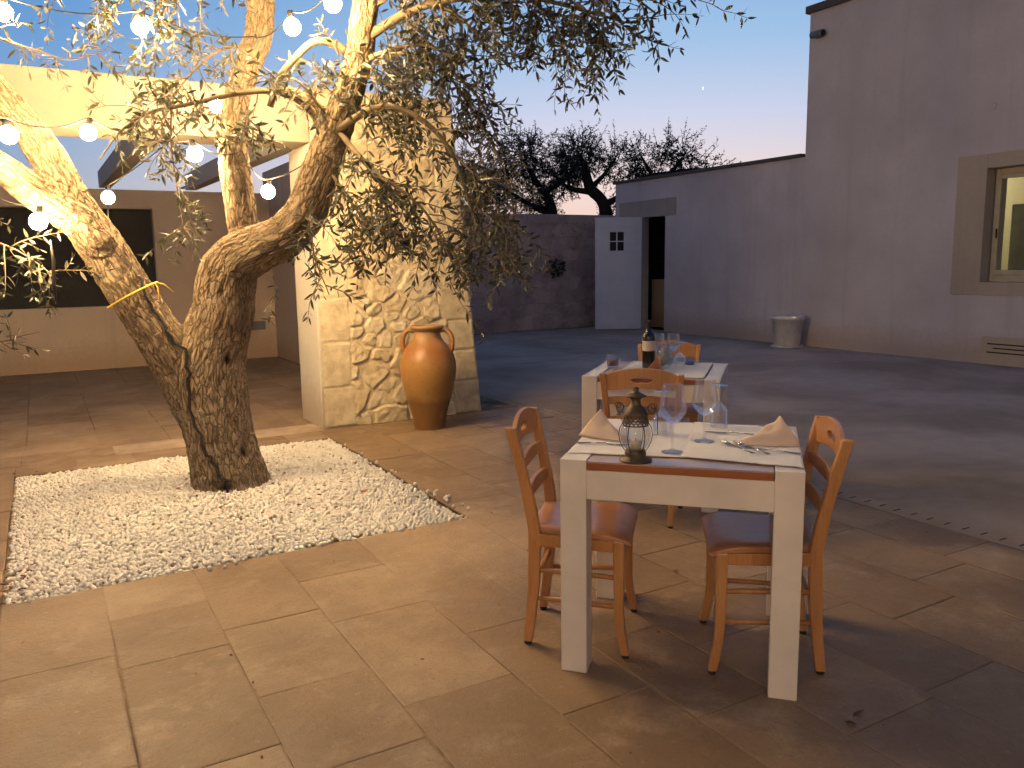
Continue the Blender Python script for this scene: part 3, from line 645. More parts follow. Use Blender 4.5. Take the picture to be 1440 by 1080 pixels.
# ------------------------------------------------------------------ the olive tree
LIMBS = dict(
trunk=[(1.012, 5.443, -.30, .29), (.99, 5.456, -.056, .262), (.955, 5.476, .187, .225), (.928, 5.492, .473, .222), (.914, 5.5, .708, .228), (.956, 5.475, .939, .212), (1.007, 5.423, 1.123, .196), (1.028, 5.388, 1.281, .186), (1.077, 5.325, 1.427, .170), (1.199, 5.22, 1.522, .148), (1.343, 5.113, 1.601, .130), (1.456, 5.048, 1.733, .120), (1.533, 5.004, 1.923, .116), (1.602, 4.964, 2.112, .109), (1.662, 4.872, 2.331, .098), (1.707, 4.788, 2.503, .09), (1.755, 4.76, 2.701, .086), (1.773, 4.692, 2.883, .081), (1.821, 4.607, 3.133, .072), (1.896, 4.448, 3.425, .058), (2.0, 4.3, 3.8, .03)],
upright=[(1.10, 5.359, 1.36, .114), (1.158, 5.359, 1.569, .103), (1.152, 5.397, 1.748, .097), (1.146, 5.458, 2.083, .091), (1.18, 5.496, 2.417, .083), (1.26, 5.508, 2.664, .084), (1.333, 5.466, 2.856, .086), (1.367, 5.446, 3.068, .083), (1.402, 5.426, 3.36, .069), (1.374, 5.442, 3.689, .05), (1.3, 5.4, 4.1, .02)],
left=[(.874, 5.523, .451, .18), (.774, 5.558, .69, .168), (.646, 5.539, .954, .150), (.484, 5.552, 1.281, .139), (.316, 5.533, 1.596, .132), (.217, 5.533, 1.803, .110), (.12, 5.531, 2.031, .100), (.007, 5.538, 2.236, .091), (-.128, 5.559, 2.449, .081), (-.294, 5.597, 2.732, .068), (-.447, 5.57, 3.065, .054), (-.6, 5.5, 3.5, .02)],
low=[(.337, 5.487, 1.553, .106), (.218, 5.474, 1.705, .1), (.066, 5.447, 1.83, .09), (-.095, 5.424, 1.963, .084), (-.307, 5.373, 2.116, .07), (-.528, 5.385, 2.373, .052), (-.75, 5.3, 2.7, .02)],
side=[(1.63, 4.96, 2.16, .075), (1.543, 4.94, 2.313, .056), (1.448, 4.938, 2.395, .046), (1.328, 4.949, 2.435, .037), (1.24, 4.961, 2.418, .026)])
oliv = empty('olive_tree', 'old gnarled olive tree lit by string lights, growing from the white gravel bed', 'tree', (.98, 5.45, 0))
OL = np.array([.98, 5.45, 0])
mb = MB(); paths = []
for k, l in LIMBS.items():
    p = catmull(l, .03); p[:, 3] = np.maximum(p[:, 3], .012)
    wob = np.array([[noise.noise(Vector((q[0] * 3, q[1] * 3, q[2] * 3 + s_))) for s_ in (0, 11)] for q in p]) * .012
    if k != 'side': p[:, 0] += wob[:, 0]; p[:, 2] += wob[:, 1] * .5
    paths.append(p); mb.tube([q[:3] - OL for q in p], list(p[:, 3]), 20)
tr = mb.build('trunk', M['bark'], oliv)
md = tr.modifiers.new('r', 'REMESH'); md.mode = 'VOXEL'; md.voxel_size = .0105
ms = tr.modifiers.new('s', 'SMOOTH'); ms.iterations = 6; ms.factor = .5
dg = bpy.context.evaluated_depsgraph_get(); me2 = bpy.data.meshes.new_from_object(tr.evaluated_get(dg)); tr.modifiers.clear(); tr.data = me2
me2.materials.clear(); me2.materials.append(M['bark'])
n = len(me2.vertices); P = np.empty(n * 3, np.float32); me2.vertices.foreach_get('co', P); P = P.reshape(-1, 3)
N = np.empty(n * 3, np.float32); me2.vertex_normals.foreach_get('vector', N); N = N.reshape(-1, 3)
AP = []; off = 0
for p in paths:
    c = p[:, :3] - OL; tg = np.gradient(c, axis=0); tg /= np.linalg.norm(tg, axis=1)[:, None]
    s_ = np.concatenate([[0], np.cumsum(np.linalg.norm(np.diff(c, axis=0), axis=1))]) + off; off += 3.7
    AP.append(np.column_stack([c, tg, p[:, 3], s_]))
AP = np.vstack(AP); near = np.empty(n, int)
for i in range(0, n, 4000):
    d = np.linalg.norm(P[i:i + 4000, None] - AP[None, :, :3], axis=2) - AP[None, :, 6]; near[i:i + 4000] = d.argmin(1)
A = AP[near]; rel = P - A[:, :3]; tg = A[:, 3:6]; rel = rel - tg * (rel * tg).sum(1)[:, None]
s_len = A[:, 7] + ((P - A[:, :3]) * tg).sum(1)
bark = np.column_stack([rel[:, 0] + .37 * np.sin(s_len * .7), rel[:, 1], rel[:, 2] * .0 + s_len])
# use the two axes across the limb that vary most: project rel on a frame
ax = np.cross(tg, np.array([.3, .9, .1])); ax /= np.linalg.norm(ax, axis=1)[:, None]; ay = np.cross(tg, ax)
bark = np.column_stack([(rel * ax).sum(1), (rel * ay).sum(1), s_len])
disp = np.zeros(n); ridge = np.zeros(n)
for i in range(n):
    q = bark[i]; v1 = Vector((q[0] * 7, q[1] * 7, q[2] * 1.1)); v2 = Vector((q[0] * 24, q[1] * 24, q[2] * 4.5)); v3 = Vector((q[0] * 55, q[1] * 55, q[2] * 16))
    a = noise.noise(v1); b_ = 1 - abs(noise.noise(v2)) * 2; c = noise.noise(v3)
    ridge[i] = .5 + .35 * (1 - abs(noise.noise(v2 * 1.0)) * 3) + .2 * c
    sc_ = min(1, A[i, 6] / .1)
    v4 = Vector((q[0] * 38, q[1] * 38, q[2] * 13)); k4 = noise.voronoi(v4)[0]; e4 = min(1, (k4[1] - k4[0]) * 4)
    disp[i] = (a * .02 - max(0, b_ - .6) * .012 + c * .005 - (1 - e4) * .006) * sc_
ridge = np.clip(1 - np.maximum(0, 1 - np.abs(0) - ridge) if False else ridge, 0, 1)
ridge = np.clip(.2 + (1 - np.clip((ridge - .45) / .4, 0, 1)) * .8, 0, 1)
holl = np.zeros(n)
CAMP = np.array([0, 0, 1.42]) - OL
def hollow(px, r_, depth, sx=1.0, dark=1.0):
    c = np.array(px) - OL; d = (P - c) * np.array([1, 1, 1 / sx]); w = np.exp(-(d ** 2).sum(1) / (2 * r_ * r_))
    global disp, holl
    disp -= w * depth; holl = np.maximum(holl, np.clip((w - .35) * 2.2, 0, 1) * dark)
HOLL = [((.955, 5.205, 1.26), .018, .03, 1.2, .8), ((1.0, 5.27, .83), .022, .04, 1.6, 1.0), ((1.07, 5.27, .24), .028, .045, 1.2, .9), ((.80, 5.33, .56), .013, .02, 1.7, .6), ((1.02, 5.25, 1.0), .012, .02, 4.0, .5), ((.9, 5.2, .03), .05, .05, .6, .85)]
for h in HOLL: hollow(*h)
P2 = P + N * disp[:, None]
me2.vertices.foreach_set('co', P2.astype(np.float32).ravel()); me2.polygons.foreach_set('use_smooth', np.ones(len(me2.polygons), bool))
setattr_np(me2, 'bark', bark); setattr_np(me2, 'hollow', holl); setattr_np(me2, 'ridge', ridge); me2.update()
mb = MB()
p = catmull([(1.276, 5.014, 2.345, .02), (1.32, 4.954, 2.49, .021), (1.391, 4.89, 2.591, .02), (1.495, 4.829, 2.688, .022), (1.594, 4.807, 2.694, .024), (1.70, 4.80, 2.64, .028)], .03)
mb.tube([q[:3] - OL for q in p], list(p[:, 3]), 10)
bo = mb.build('bough', M['twig'], oliv)

LC = []; LD = []; LL = []
TW = MB()
def twig(p, d, ln, r_=.004, droop=.9, leaves=1.0, sub_=0, bare=0.12, lsize=1.0):
    p = np.array(p, float); d = np.array(d, float); d /= np.linalg.norm(d); n = max(3, int(ln / .035)); pts = [p.copy()]; st = ln / n; roll = random.uniform(0, 6.28)
    for k in range(n):
        d = d + np.array([random.gauss(0, .11), random.gauss(0, .11), random.gauss(0, .09) - droop * st * 1.6]); d /= np.linalg.norm(d); p = p + d * st; pts.append(p.copy())
        t = (k + 1) / n
        if t > bare and random.random() < leaves:
            a = np.cross(d, [0, 0, 1.0]); a = a / (np.linalg.norm(a) + 1e-6); b_ = np.cross(d, a); roll += 1.57 + random.gauss(0, .3)
            for sg in (1, -1):
                if random.random() < .12: continue
                o_ = (a * math.cos(roll) + b_ * math.sin(roll)) * sg
                LC.append(p + o_ * .003); LD.append(d * random.uniform(.25, .9) + o_ * random.uniform(.7, 1.1) + np.random.normal(size=3) * .22 + np.array([0, 0, -.15])); LL.append(random.uniform(.048, .080) * (1 - .35 * max(0, t - .75) * 4 * .5) * lsize)
        if sub_ and random.random() < sub_ and t < .85:
            o_ = np.random.normal(size=3); o_ -= d * o_.dot(d); o_ /= np.linalg.norm(o_) + 1e-6
            twig(p, d * .6 + o_ * .8, ln * random.uniform(.25, .5) * (1.1 - t * .5), r_ * .6, droop, leaves, 0, .1, lsize)
    LC.append(p); LD.append(d); LL.append(random.uniform(.03, .05) * lsize)
    TW.tube([q - OL for q in pts], [max(.0012, r_ * (1 - .75 * k / n)) for k in range(n + 1)], 5, 1)
def bough(P, r0, r1, n, lnr, spread=.8, down=.55, droop=.9, sub_=.12, tmin=.15, leaves=.9, rnd=.05):
    c = catmull([(*q, 0) for q in P], .05)[:, :3]
    TW.tube([q - OL for q in c], list(np.linspace(r0, r1, len(c))), 7, 1)
    for _ in range(n):
        t = random.uniform(tmin, 1); i = min(len(c) - 2, int(t * (len(c) - 1))); d = c[i + 1] - c[i]; d /= np.linalg.norm(d)
        o_ = np.random.normal(size=3); o_ -= d * o_.dot(d); o_ /= np.linalg.norm(o_)
        twig(c[i] + np.random.normal(size=3) * .01, d * .35 + o_ * spread + np.array([0, 0, -down]), random.uniform(*lnr), .0045, droop, leaves, sub_)
# right-hand side: drooping boughs over the pillar and the sky
bough([(1.75, 4.76, 2.7), (1.99, 4.51, 2.85), (2.25, 4.26, 2.89), (2.5, 4.02, 2.85), (2.7, 3.82, 2.76), (2.84, 3.66, 2.68)], .03, .006, 36, (.25, .6), .8, .4)
bough([(1.6, 4.91, 2.19), (1.76, 4.53, 2.3), (1.92, 4.32, 2.22), (2.05, 4.18, 2.02), (2.11, 4.09, 1.73), (2.15, 3.99, 1.5)], .026, .004, 48, (.18, .42), .9, .25)
bough([(1.82, 4.61, 3.13), (2.09, 4.33, 3.2), (2.4, 4.06, 3.12), (2.66, 3.84, 3.0), (2.82, 3.66, 2.85), (2.95, 3.52, 2.7)], .03, .005, 36, (.3, .65), .8, .45)
bough([(1.63, 4.89, 2.23), (1.69, 4.51, 1.96), (1.77, 4.29, 1.83), (1.88, 4.17, 1.69), (1.97, 4.05, 1.45)], .02, .004, 46, (.18, .42), .9, .4)
bough([(1.7, 4.8, 2.55), (1.85, 4.6, 2.62), (2.05, 4.38, 2.55), (2.22, 4.2, 2.35), (2.3, 4.1, 2.1)], .02, .004, 32, (.2, .45), .95, .35)
bough([(1.62, 4.95, 2.3), (1.72, 4.75, 2.5), (1.86, 4.55, 2.42), (1.95, 4.4, 2.25)], .016, .004, 22, (.15, .38), .95, .2)
twig((2.84, 3.66, 2.70), (.75, -.62, -.1), .42, .004, .35, 1, .05)
bough([(1.6, 4.9, 1.95), (1.66, 4.7, 1.75), (1.72, 4.55, 1.55)], .012, .004, 22, (.2, .42), .8, .4)
bough([(2.0, 4.5, 2.7), (2.2, 4.3, 2.35), (2.36, 4.15, 1.95), (2.38, 4.05, 1.6), (2.36, 4.0, 1.42)], .01, .003, 28, (.2, .4), .9, .45)
for q, n_ in ((((1.77, 4.7, 2.85), (1.95, 4.55, 2.95), (2.2, 4.35, 2.8), (2.4, 4.2, 2.5)), 32), (((1.82, 4.6, 3.1), (2.2, 4.35, 3.05), (2.55, 4.1, 2.85), (2.7, 4.0, 2.62)), 32), (((1.7, 4.8, 2.5), (1.8, 4.55, 2.6), (1.98, 4.35, 2.62), (2.15, 4.2, 2.5)), 30), (((2.1, 4.2, 3.1), (2.4, 3.98, 2.98), (2.65, 3.82, 2.78), (2.8, 3.7, 2.62)), 22)):
    bough(q, .018, .004, n_, (.18, .42), 1.0, .2, .8)
# left side
bough([(1.37, 5.45, 3.11), (1.15, 5.34, 3.17), (.9, 5.26, 3.15), (.62, 5.19, 3.04)], .025, .005, 17, (.4, .85), .7, .6, 1.0, .12)
bough([(1.25, 5.3, 2.75), (1.05, 5.2, 2.68), (.85, 5.16, 2.5), (.72, 5.12, 2.3)], .012, .003, 17, (.2, .4), .9, .3)
bough([(1.36, 4.95, 2.43), (1.207, 4.961, 2.418), (1.034, 5.003, 2.387), (.811, 5.075, 2.327), (.608, 5.134, 2.274), (.456, 5.164, 2.153), (.359, 5.22, 2.02)], .02, .004, 20, (.1, .3), .7, .15, .5)
bough([(-.25, 5.45, 2.78), (-.06, 5.35, 2.65), (.11, 5.19, 2.57), (.25, 5.05, 2.51), (.42, 4.95, 2.56)], .008, .003, 9, (.1, .3), .7, .2, .5)
bough([(.75, 5.15, 2.35), (.74, 5.2, 2.1), (.76, 5.22, 1.85), (.78, 5.2, 1.6)], .006, .003, 20, (.15, .32), .9, .25)
bough([(-.5, 5.43, 1.8), (-.28, 5.45, 1.62), (-.08, 5.39, 1.52), (.1, 5.35, 1.36)], .01, .003, 22, (.15, .36), .8, .2)
bough([(-.41, 5.32, 1.08), (-.21, 5.2, 1.03), (-.11, 5.14, 1.06), (-.02, 5.09, 1.08)], .005, .002, 5, (.1, .2), .6, .1, .4)
bough([(1.49, 4.97, 1.8), (1.45, 4.88, 1.5), (1.50, 4.77, 1.24)], .008, .003, 14, (.15, .34), .8, .3)
bough([(1.72, 4.5, 1.95), (1.76, 4.42, 1.7), (1.78, 4.38, 1.5)], .007, .003, 14, (.15, .34), .9, .35)
bough([(2.05, 4.13, 2.0), (2.16, 3.97, 1.8), (2.22, 3.89, 1.58), (2.2, 3.86, 1.36)], .007, .003, 16, (.12, .3), .8, .2)
bough([(1.2, 5.2, 2.35), (1.15, 5.15, 2.2), (1.1, 5.15, 2.05)], .006, .003, 10, (.12, .28), .9, .1)
bough([(1.55, 4.85, 2.3), (1.4, 4.8, 2.45), (1.25, 4.85, 2.5), (1.12, 4.9, 2.45)], .01, .003, 16, (.12, .32), .9, .2)
twig((1.28, 5.2, 1.35), (.1, -.4, -.5), .32, .003, .8, 1); twig((2.0, 4.15, 1.35), (.05, -.05, -1), .42, .003, .6, .9, 0)
# upper crown above the string lights
for q in (((1.9, 4.45, 3.42), (2.2, 4.0, 3.8), (2.5, 3.6, 3.9)), ((1.4, 5.4, 3.5), (1.0, 4.8, 3.9), (.7, 4.3, 4.0)), ((1.38, 5.44, 3.6), (1.6, 5.9, 4.0), (1.8, 6.3, 4.0)), ((-.4, 5.57, 3.1), (-.6, 5.0, 3.5), (-.8, 4.5, 3.5)), ((-.5, 5.4, 2.4), (-.8, 5.0, 2.7), (-1.1, 4.7, 2.6)), ((1.9, 4.5, 3.4), (2.3, 4.7, 3.8), (2.7, 4.9, 3.8))):
    bough(q, .03, .006, 24, (.3, .7), .9, .2)
LC = np.array(LC) - OL; LD = np.array(LD); LL = np.array(LL)
Vl, Fl = leafcards(LC, LD, LL, LL * np.random.uniform(.22, .32, len(LL)))
np_mesh('leaf_crown', Vl, Fl, M['leaf'], attrs={'tint': np.repeat(np.random.rand(len(LC)), 8)}, parent=oliv)['kind'] = 'stuff'
o = TW.build('twig_crown', [M['twig'], M['twig']], oliv); o['kind'] = 'stuff'
print('leaves', len(LC), 'bark verts', n)

# yellow strap and cable on the tree
mb = MB(); c0 = np.array([.50, 5.545, 1.25]); td = np.array([.4, .0, -.8]); td = Vector((-.33, 0, .645)).normalized(); a = td.cross(Vector((0, 1, 0))).normalized(); b2 = td.cross(a)
ring = [Vector(c0) + (a * math.cos(t) + b2 * math.sin(t)) * (.163 + .004 * math.sin(3 * t)) + td * .02 * math.sin(t) for t in np.linspace(0, 2 * math.pi, 40)]
ctr = Vector(c0); mb.tube([q - ctr for q in ring], .005, 6)
kn = max(ring, key=lambda q: q.x - q.y * .6) - ctr
mb.tube([kn, kn + Vector((.01, -.03, -.03)), kn + Vector((.02, -.03, -.1))], .004, 6); mb.tube([kn, kn + Vector((.05, -.03, -.01)), kn + Vector((.10, -.02, -.06))], .003, 6)
o = tag(mb.build('yellow_strap', M['strap']), 'thin yellow strap tied around the left limb of the olive tree', 'strap'); o.location = c0
def on_bark(pts, off=.012):
    out = []
    for q in pts:
        q = np.array(q) - OL; d = np.linalg.norm(P2 - q, axis=1); k = d.argmin(); out.append(Vector(P2[k] + N[k] * off + OL))
    return out
cp = catmull([(.56, 5.40, 1.38, 0), (.63, 5.36, 1.15, 0), (.70, 5.33, .98, 0), (.735, 5.30, .80, 0), (.72, 5.30, .60, 0), (.75, 5.28, .40, 0), (.80, 5.22, .22, 0), (.92, 5.16, .02, 0)], .03)[:, :3]
pts = on_bark(cp, .006); mb = MB(); mb.tube([q - pts[-1] for q in pts], .0085, 8)
o = tag(mb.build('power_cable', M['cord']), 'dark cable running down the side of the olive trunk into the gravel', 'cable'); o.location = pts[-1]

# ------------------------------------------------------------------ string lights
bm = bmesh.new(); bmesh.ops.create_icosphere(bm, subdivisions=2, radius=.048)
for v in bm.verts:
    if v.co.z > 0: v.co.z *= 1.12; v.co.x *= 1 - max(0, v.co.z - .024) * 7; v.co.y *= 1 - max(0, v.co.z - .024) * 7
bme = bpy.data.meshes.new('bulb'); bm.to_mesh(bme); bm.free(); bme.materials.append(M['bulb'])
for p in bme.polygons: p.use_smooth = True
mb = MB(); mb.lathe([(.0, .09), (.012, .09), (.016, .085), (.018, .045), (.015, .038), (0, .038)], 12); so = mb.build('socket', M['cord']); sme = so.data; bpy.data.objects.remove(so)
def light_string(label, pts, bulbs, sag=.05):
    o0 = Vector(pts[0]); t = empty('light_string', label, 'string lights', o0, 0, 'strings of warm bulbs in the olive tree')
    B = [(Vector(p) + Vector((0, 0, .085))) if i in bulbs else Vector(p) for i, p in enumerate(pts)]
    cp_ = []
    for a, c in zip(B, B[1:]):
        for u in np.linspace(0, 1, 12, endpoint=False): cp_.append(a.lerp(c, u) - o0 - Vector((0, 0, sag * 4 * u * (1 - u))))
    cp_.append(B[-1] - o0); mb = MB(); mb.tube(cp_, .0042, 6); mb.build('cord', M['cord'], t)
    for i in bulbs:
        b_ = bpy.data.objects.new('bulb', bme); col.objects.link(b_); b_.parent = t; b_.location = Vector(pts[i]) - o0; b_.rotation_euler = (random.uniform(-.25, .25), random.uniform(-.25, .25), 0)
        s_ = bpy.data.objects.new('socket', sme); col.objects.link(s_); s_.parent = b_
light_string('topmost string of warm bulbs crossing the sky above the portico beam', [(-.7, 5.45, 2.98), (-.033, 5.33, 2.78), (.621, 5.184, 2.756), (1.28, 5.36, 2.82), (1.36, 4.758, 2.739), (1.497, 4.448, 2.80), (1.85, 4.5, 3.2)], [1, 2, 4, 5])
light_string('string of bulbs draped from the upper left limb across below the portico beam, with one unseen bulb added to light the pillar', [(-.75, 5.2, 2.5), (-.066, 5.119, 2.115), (.336, 5.579, 2.215), (.912, 5.478, 2.109), (1.16, 5.30, 2.12), (1.419, 5.763, 1.917), (1.78, 5.47, 2.16), (1.55, 4.9, 2.2)], [1, 2, 3, 5, 6])  # last bulb is added, hidden behind the right stem to brighten the pillar
light_string('loose string from the lower left limb to small bulbs nearer the portico', [(-.35, 5.35, 1.95), (.03, 5.27, 1.678), (.40, 5.6, 1.70), (.507, 6.866, 1.937), (1.21, 6.23, 2.54), (1.28, 5.55, 2.7)], [1, 3, 4])
light_string('highest string of bulbs hidden in the crown of the olive tree', [(-.6, 5.5, 3.4), (-.3, 4.7, 3.25), (.4, 4.4, 3.35), (1.2, 4.2, 3.4), (1.9, 4.4, 3.5)], [1, 2, 3])
light_string('string of bulbs running out over the yard towards the left edge, away from the tree', [(-.75, 5.2, 2.7), (-2.6, 2.6, 3.0), (-1.75, .0, 1.95), (-1.55, -.8, 1.9), (-1.05, -1.4, 1.9), (-.35, -1.8, 1.95), (.6, -2.3, 2.1), (1.4, -2.8, 3.0)], [2, 3, 4, 5, 6])
sp = tag(MB().tube([(0, 0, 0), (.005, 0, -.12), (-.004, 0, -.25), (.0, 0, -.36)], [.005, .009, .010, .005], 7).build('hanging_stick', M['cord']), 'short dark stick hanging below a bulb from the lower left limb', 'stick'); sp.location = (.08, 5.30, 1.58)

# ------------------------------------------------------------------ amphora
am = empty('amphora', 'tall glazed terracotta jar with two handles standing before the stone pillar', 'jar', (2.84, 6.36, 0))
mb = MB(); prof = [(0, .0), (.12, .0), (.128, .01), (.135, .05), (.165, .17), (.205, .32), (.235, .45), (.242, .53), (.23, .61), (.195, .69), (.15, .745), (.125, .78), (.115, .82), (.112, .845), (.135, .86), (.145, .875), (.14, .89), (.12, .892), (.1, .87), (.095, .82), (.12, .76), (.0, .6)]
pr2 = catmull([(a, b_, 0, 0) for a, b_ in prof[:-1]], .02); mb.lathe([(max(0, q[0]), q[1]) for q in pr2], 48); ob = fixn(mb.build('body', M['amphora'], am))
for v in ob.data.vertices:
    k = noise.noise(v.co * 5) * .006; v.co.x += k; v.co.y += k * .7
for sg in (1, -1):
    mb = MB(); ca = R(-35); dx, dy = math.cos(ca) * sg, math.sin(ca) * sg
    pr = catmull([(.105, .845, .02, 0), (.165, .85, .022, 0), (.208, .80, .022, 0), (.215, .74, .022, 0), (.205, .68, .024, 0), (.185, .655, .022, 0)], .015)
    mb.tube([(dx * q[0], dy * q[0], q[1]) for q in pr], [q[2] for q in pr], 10); mb.build('handle', M['amphora'], am)

# ------------------------------------------------------------------ tables
def make_table(name, label, loc, rz):
    t = empty(name, label, 'table', loc, rz, 'white framed restaurant tables'); hw, hd, lg = .39, .365, .09
    for sx in (-1, 1):
        for sy in (-1, 1):
            mb = MB(); x0, x1 = sorted((sx * hw, sx * (hw - lg))); y0, y1 = sorted((sy * hd, sy * (hd - lg))); mb.box(x0, x1, y0, y1, 0, .76); mb.build('leg', M['white'], t, .003)
    for sy in (-1, 1):
        mb = MB(); y0, y1 = sorted((sy * (hd - .002), sy * (hd - .032))); mb.box(-hw + lg, hw - lg, y0, y1, .625, .726); mb.build('apron', M['white'], t, .002)
    for sx in (-1, 1):
        mb = MB(); x0, x1 = sorted((sx * (hw - .002), sx * (hw - .085))); mb.box(x0, x1, -hd + lg, hd - lg, .625, .7585); mb.build('side_rail', M['white'], t, .002)
    mb = MB(); nb = 5; w = 2 * hd / nb
    for k in range(nb): mb.box(-hw + lg + .003, hw - lg - .003, -hd - .004 + k * w + (0.0006 if k else 0), -hd + (k + 1) * w - .0006 + (.004 if k == nb - 1 else -.0), .752, .758)
    tp = mb.build('tabletop', M['top'], t, .001)
    mb = MB(); mb.box(-hw + lg + .003, hw - lg - .003, -hd - .003, hd + .003, .728, .7515); mb.build('tabletop_edge', M['edge'], t, .002)
    return t
T1 = (2.0, 2.19, R(-47)); T2 = (3.2, 3.77, R(-48))
make_table('dining_table', 'white framed wooden table in front with the iron lantern on it', (T1[0], T1[1], 0), T1[2])
make_table('dining_table', 'white framed wooden table farther back with the wine bottle on it', (T2[0], T2[1], 0), T2[2])
ZT = .7605
def onT(T_, x, y, z=ZT):
    c, s_ = math.cos(T_[2]), math.sin(T_[2]); return (T_[0] + x * c - y * s_, T_[1] + x * s_ + y * c, z)
def mat_cloth(name, label, T_, x0, x1, y0, y1, z, skew=0, seed=0, group=None, folds=()):
    nx, ny = 40, 30; V_ = []; 
    for j in range(ny + 1):
        for i in range(nx + 1):
            x = x0 + (x1 - x0) * i / nx; y = y0 + (y1 - y0) * j / ny
            y += skew * (x - x0) + .004 * noise.noise(Vector((x * 9, j * .01, seed))) * (1 if j in (0, ny) else .3)
            zz = .0012 + .0016 * (noise.noise(Vector((x * 11, y * 11, seed))) + .6)
            for fx in folds: zz += .003 * math.exp(-((x - fx) / .006) ** 2)
            V_.append((x, y, max(.0008, zz)))
    idx = np.arange((nx + 1) * (ny + 1)).reshape(ny + 1, nx + 1); Q = np.stack([idx[:-1, :-1], idx[:-1, 1:], idx[1:, 1:], idx[1:, :-1]], -1).reshape(-1, 4)
    cx, cy = (x0 + x1) / 2, (y0 + y1) / 2; V_ = [(a - cx, b_ - cy, c) for a, b_, c in V_]
    o = np_mesh(name, V_, Q, M['cloth']); sl = o.modifiers.new('s', 'SOLIDIFY'); sl.thickness = .0012; sl.offset = -1
    o.location = onT(T_, cx, cy, z); o.rotation_euler.z = T_[2]; return tag(o, label, 'placemat', group or 'white linen placemats')
mat_cloth('placemat', 'white linen placemat on the left half of the front table, under the lantern', T1, -.385, .014, -.283, .30, ZT, .06, seed=1, folds=(-.30, -.12))
mat_cloth('placemat', 'white linen placemat on the right half of the front table, under two forks', T1, .0, .388, -.258, .345, ZT + .0022, -.16, seed=5, folds=(.24, .36))
mat_cloth('placemat', 'white linen placemat on the farther table under the wine bottle', T2, -.21, .30, -.33, .36, ZT, seed=9, folds=(-.05, .14))

# ------------------------------------------------------------------ chairs
def strip_with_hole(xs, top, bot, ht, hb_, thick, bow):
    mb = MB(); n = len(xs)
    def face(a, c, u0, u1):   # column between a and c
        pass
    def P_(x, z, s_): return (bow(x) + s_ * thick / 2, x, z)
    for i in range(n - 1):
        x0, x1 = xs[i], xs[i + 1]; h0 = ht[i] > hb_[i]; h1 = ht[i + 1] > hb_[i + 1]
        segs = [((bot[i], bot[i + 1]), (top[i], top[i + 1]))] if not (h0 or h1) else [((bot[i], bot[i + 1]), (hb_[i], hb_[i + 1])), ((ht[i], ht[i + 1]), (top[i], top[i + 1]))]
        for lo, hi in segs:
            o_ = len(mb.v)
            for s_ in (-1, 1): mb.v += [P_(x0, lo[0], s_), P_(x1, lo[1], s_), P_(x1, hi[1], s_), P_(x0, hi[0], s_)]
            for f in ((0, 1, 2, 3), (7, 6, 5, 4), (0, 4, 5, 1), (3, 2, 6, 7)): mb.f.append(tuple(o_ + k for k in f)); mb.mi.append(0); mb.sm.append(False)
        if i == 0: mb.f.append((o_ + 0, o_ + 3, o_ + 7, o_ + 4)); mb.mi.append(0); mb.sm.append(False)
        if i == n - 2: mb.f.append((o_ + 1, o_ + 5, o_ + 6, o_ + 2)); mb.mi.append(0); mb.sm.append(False)
    return mb
def chair_back(z): return -.152 - (max(0, z - .45) ** 1.25) * .255
def post_y(z): return .155 + (z / .45) * .015 if z < .45 else .170 + (z - .45) / .38 * .032
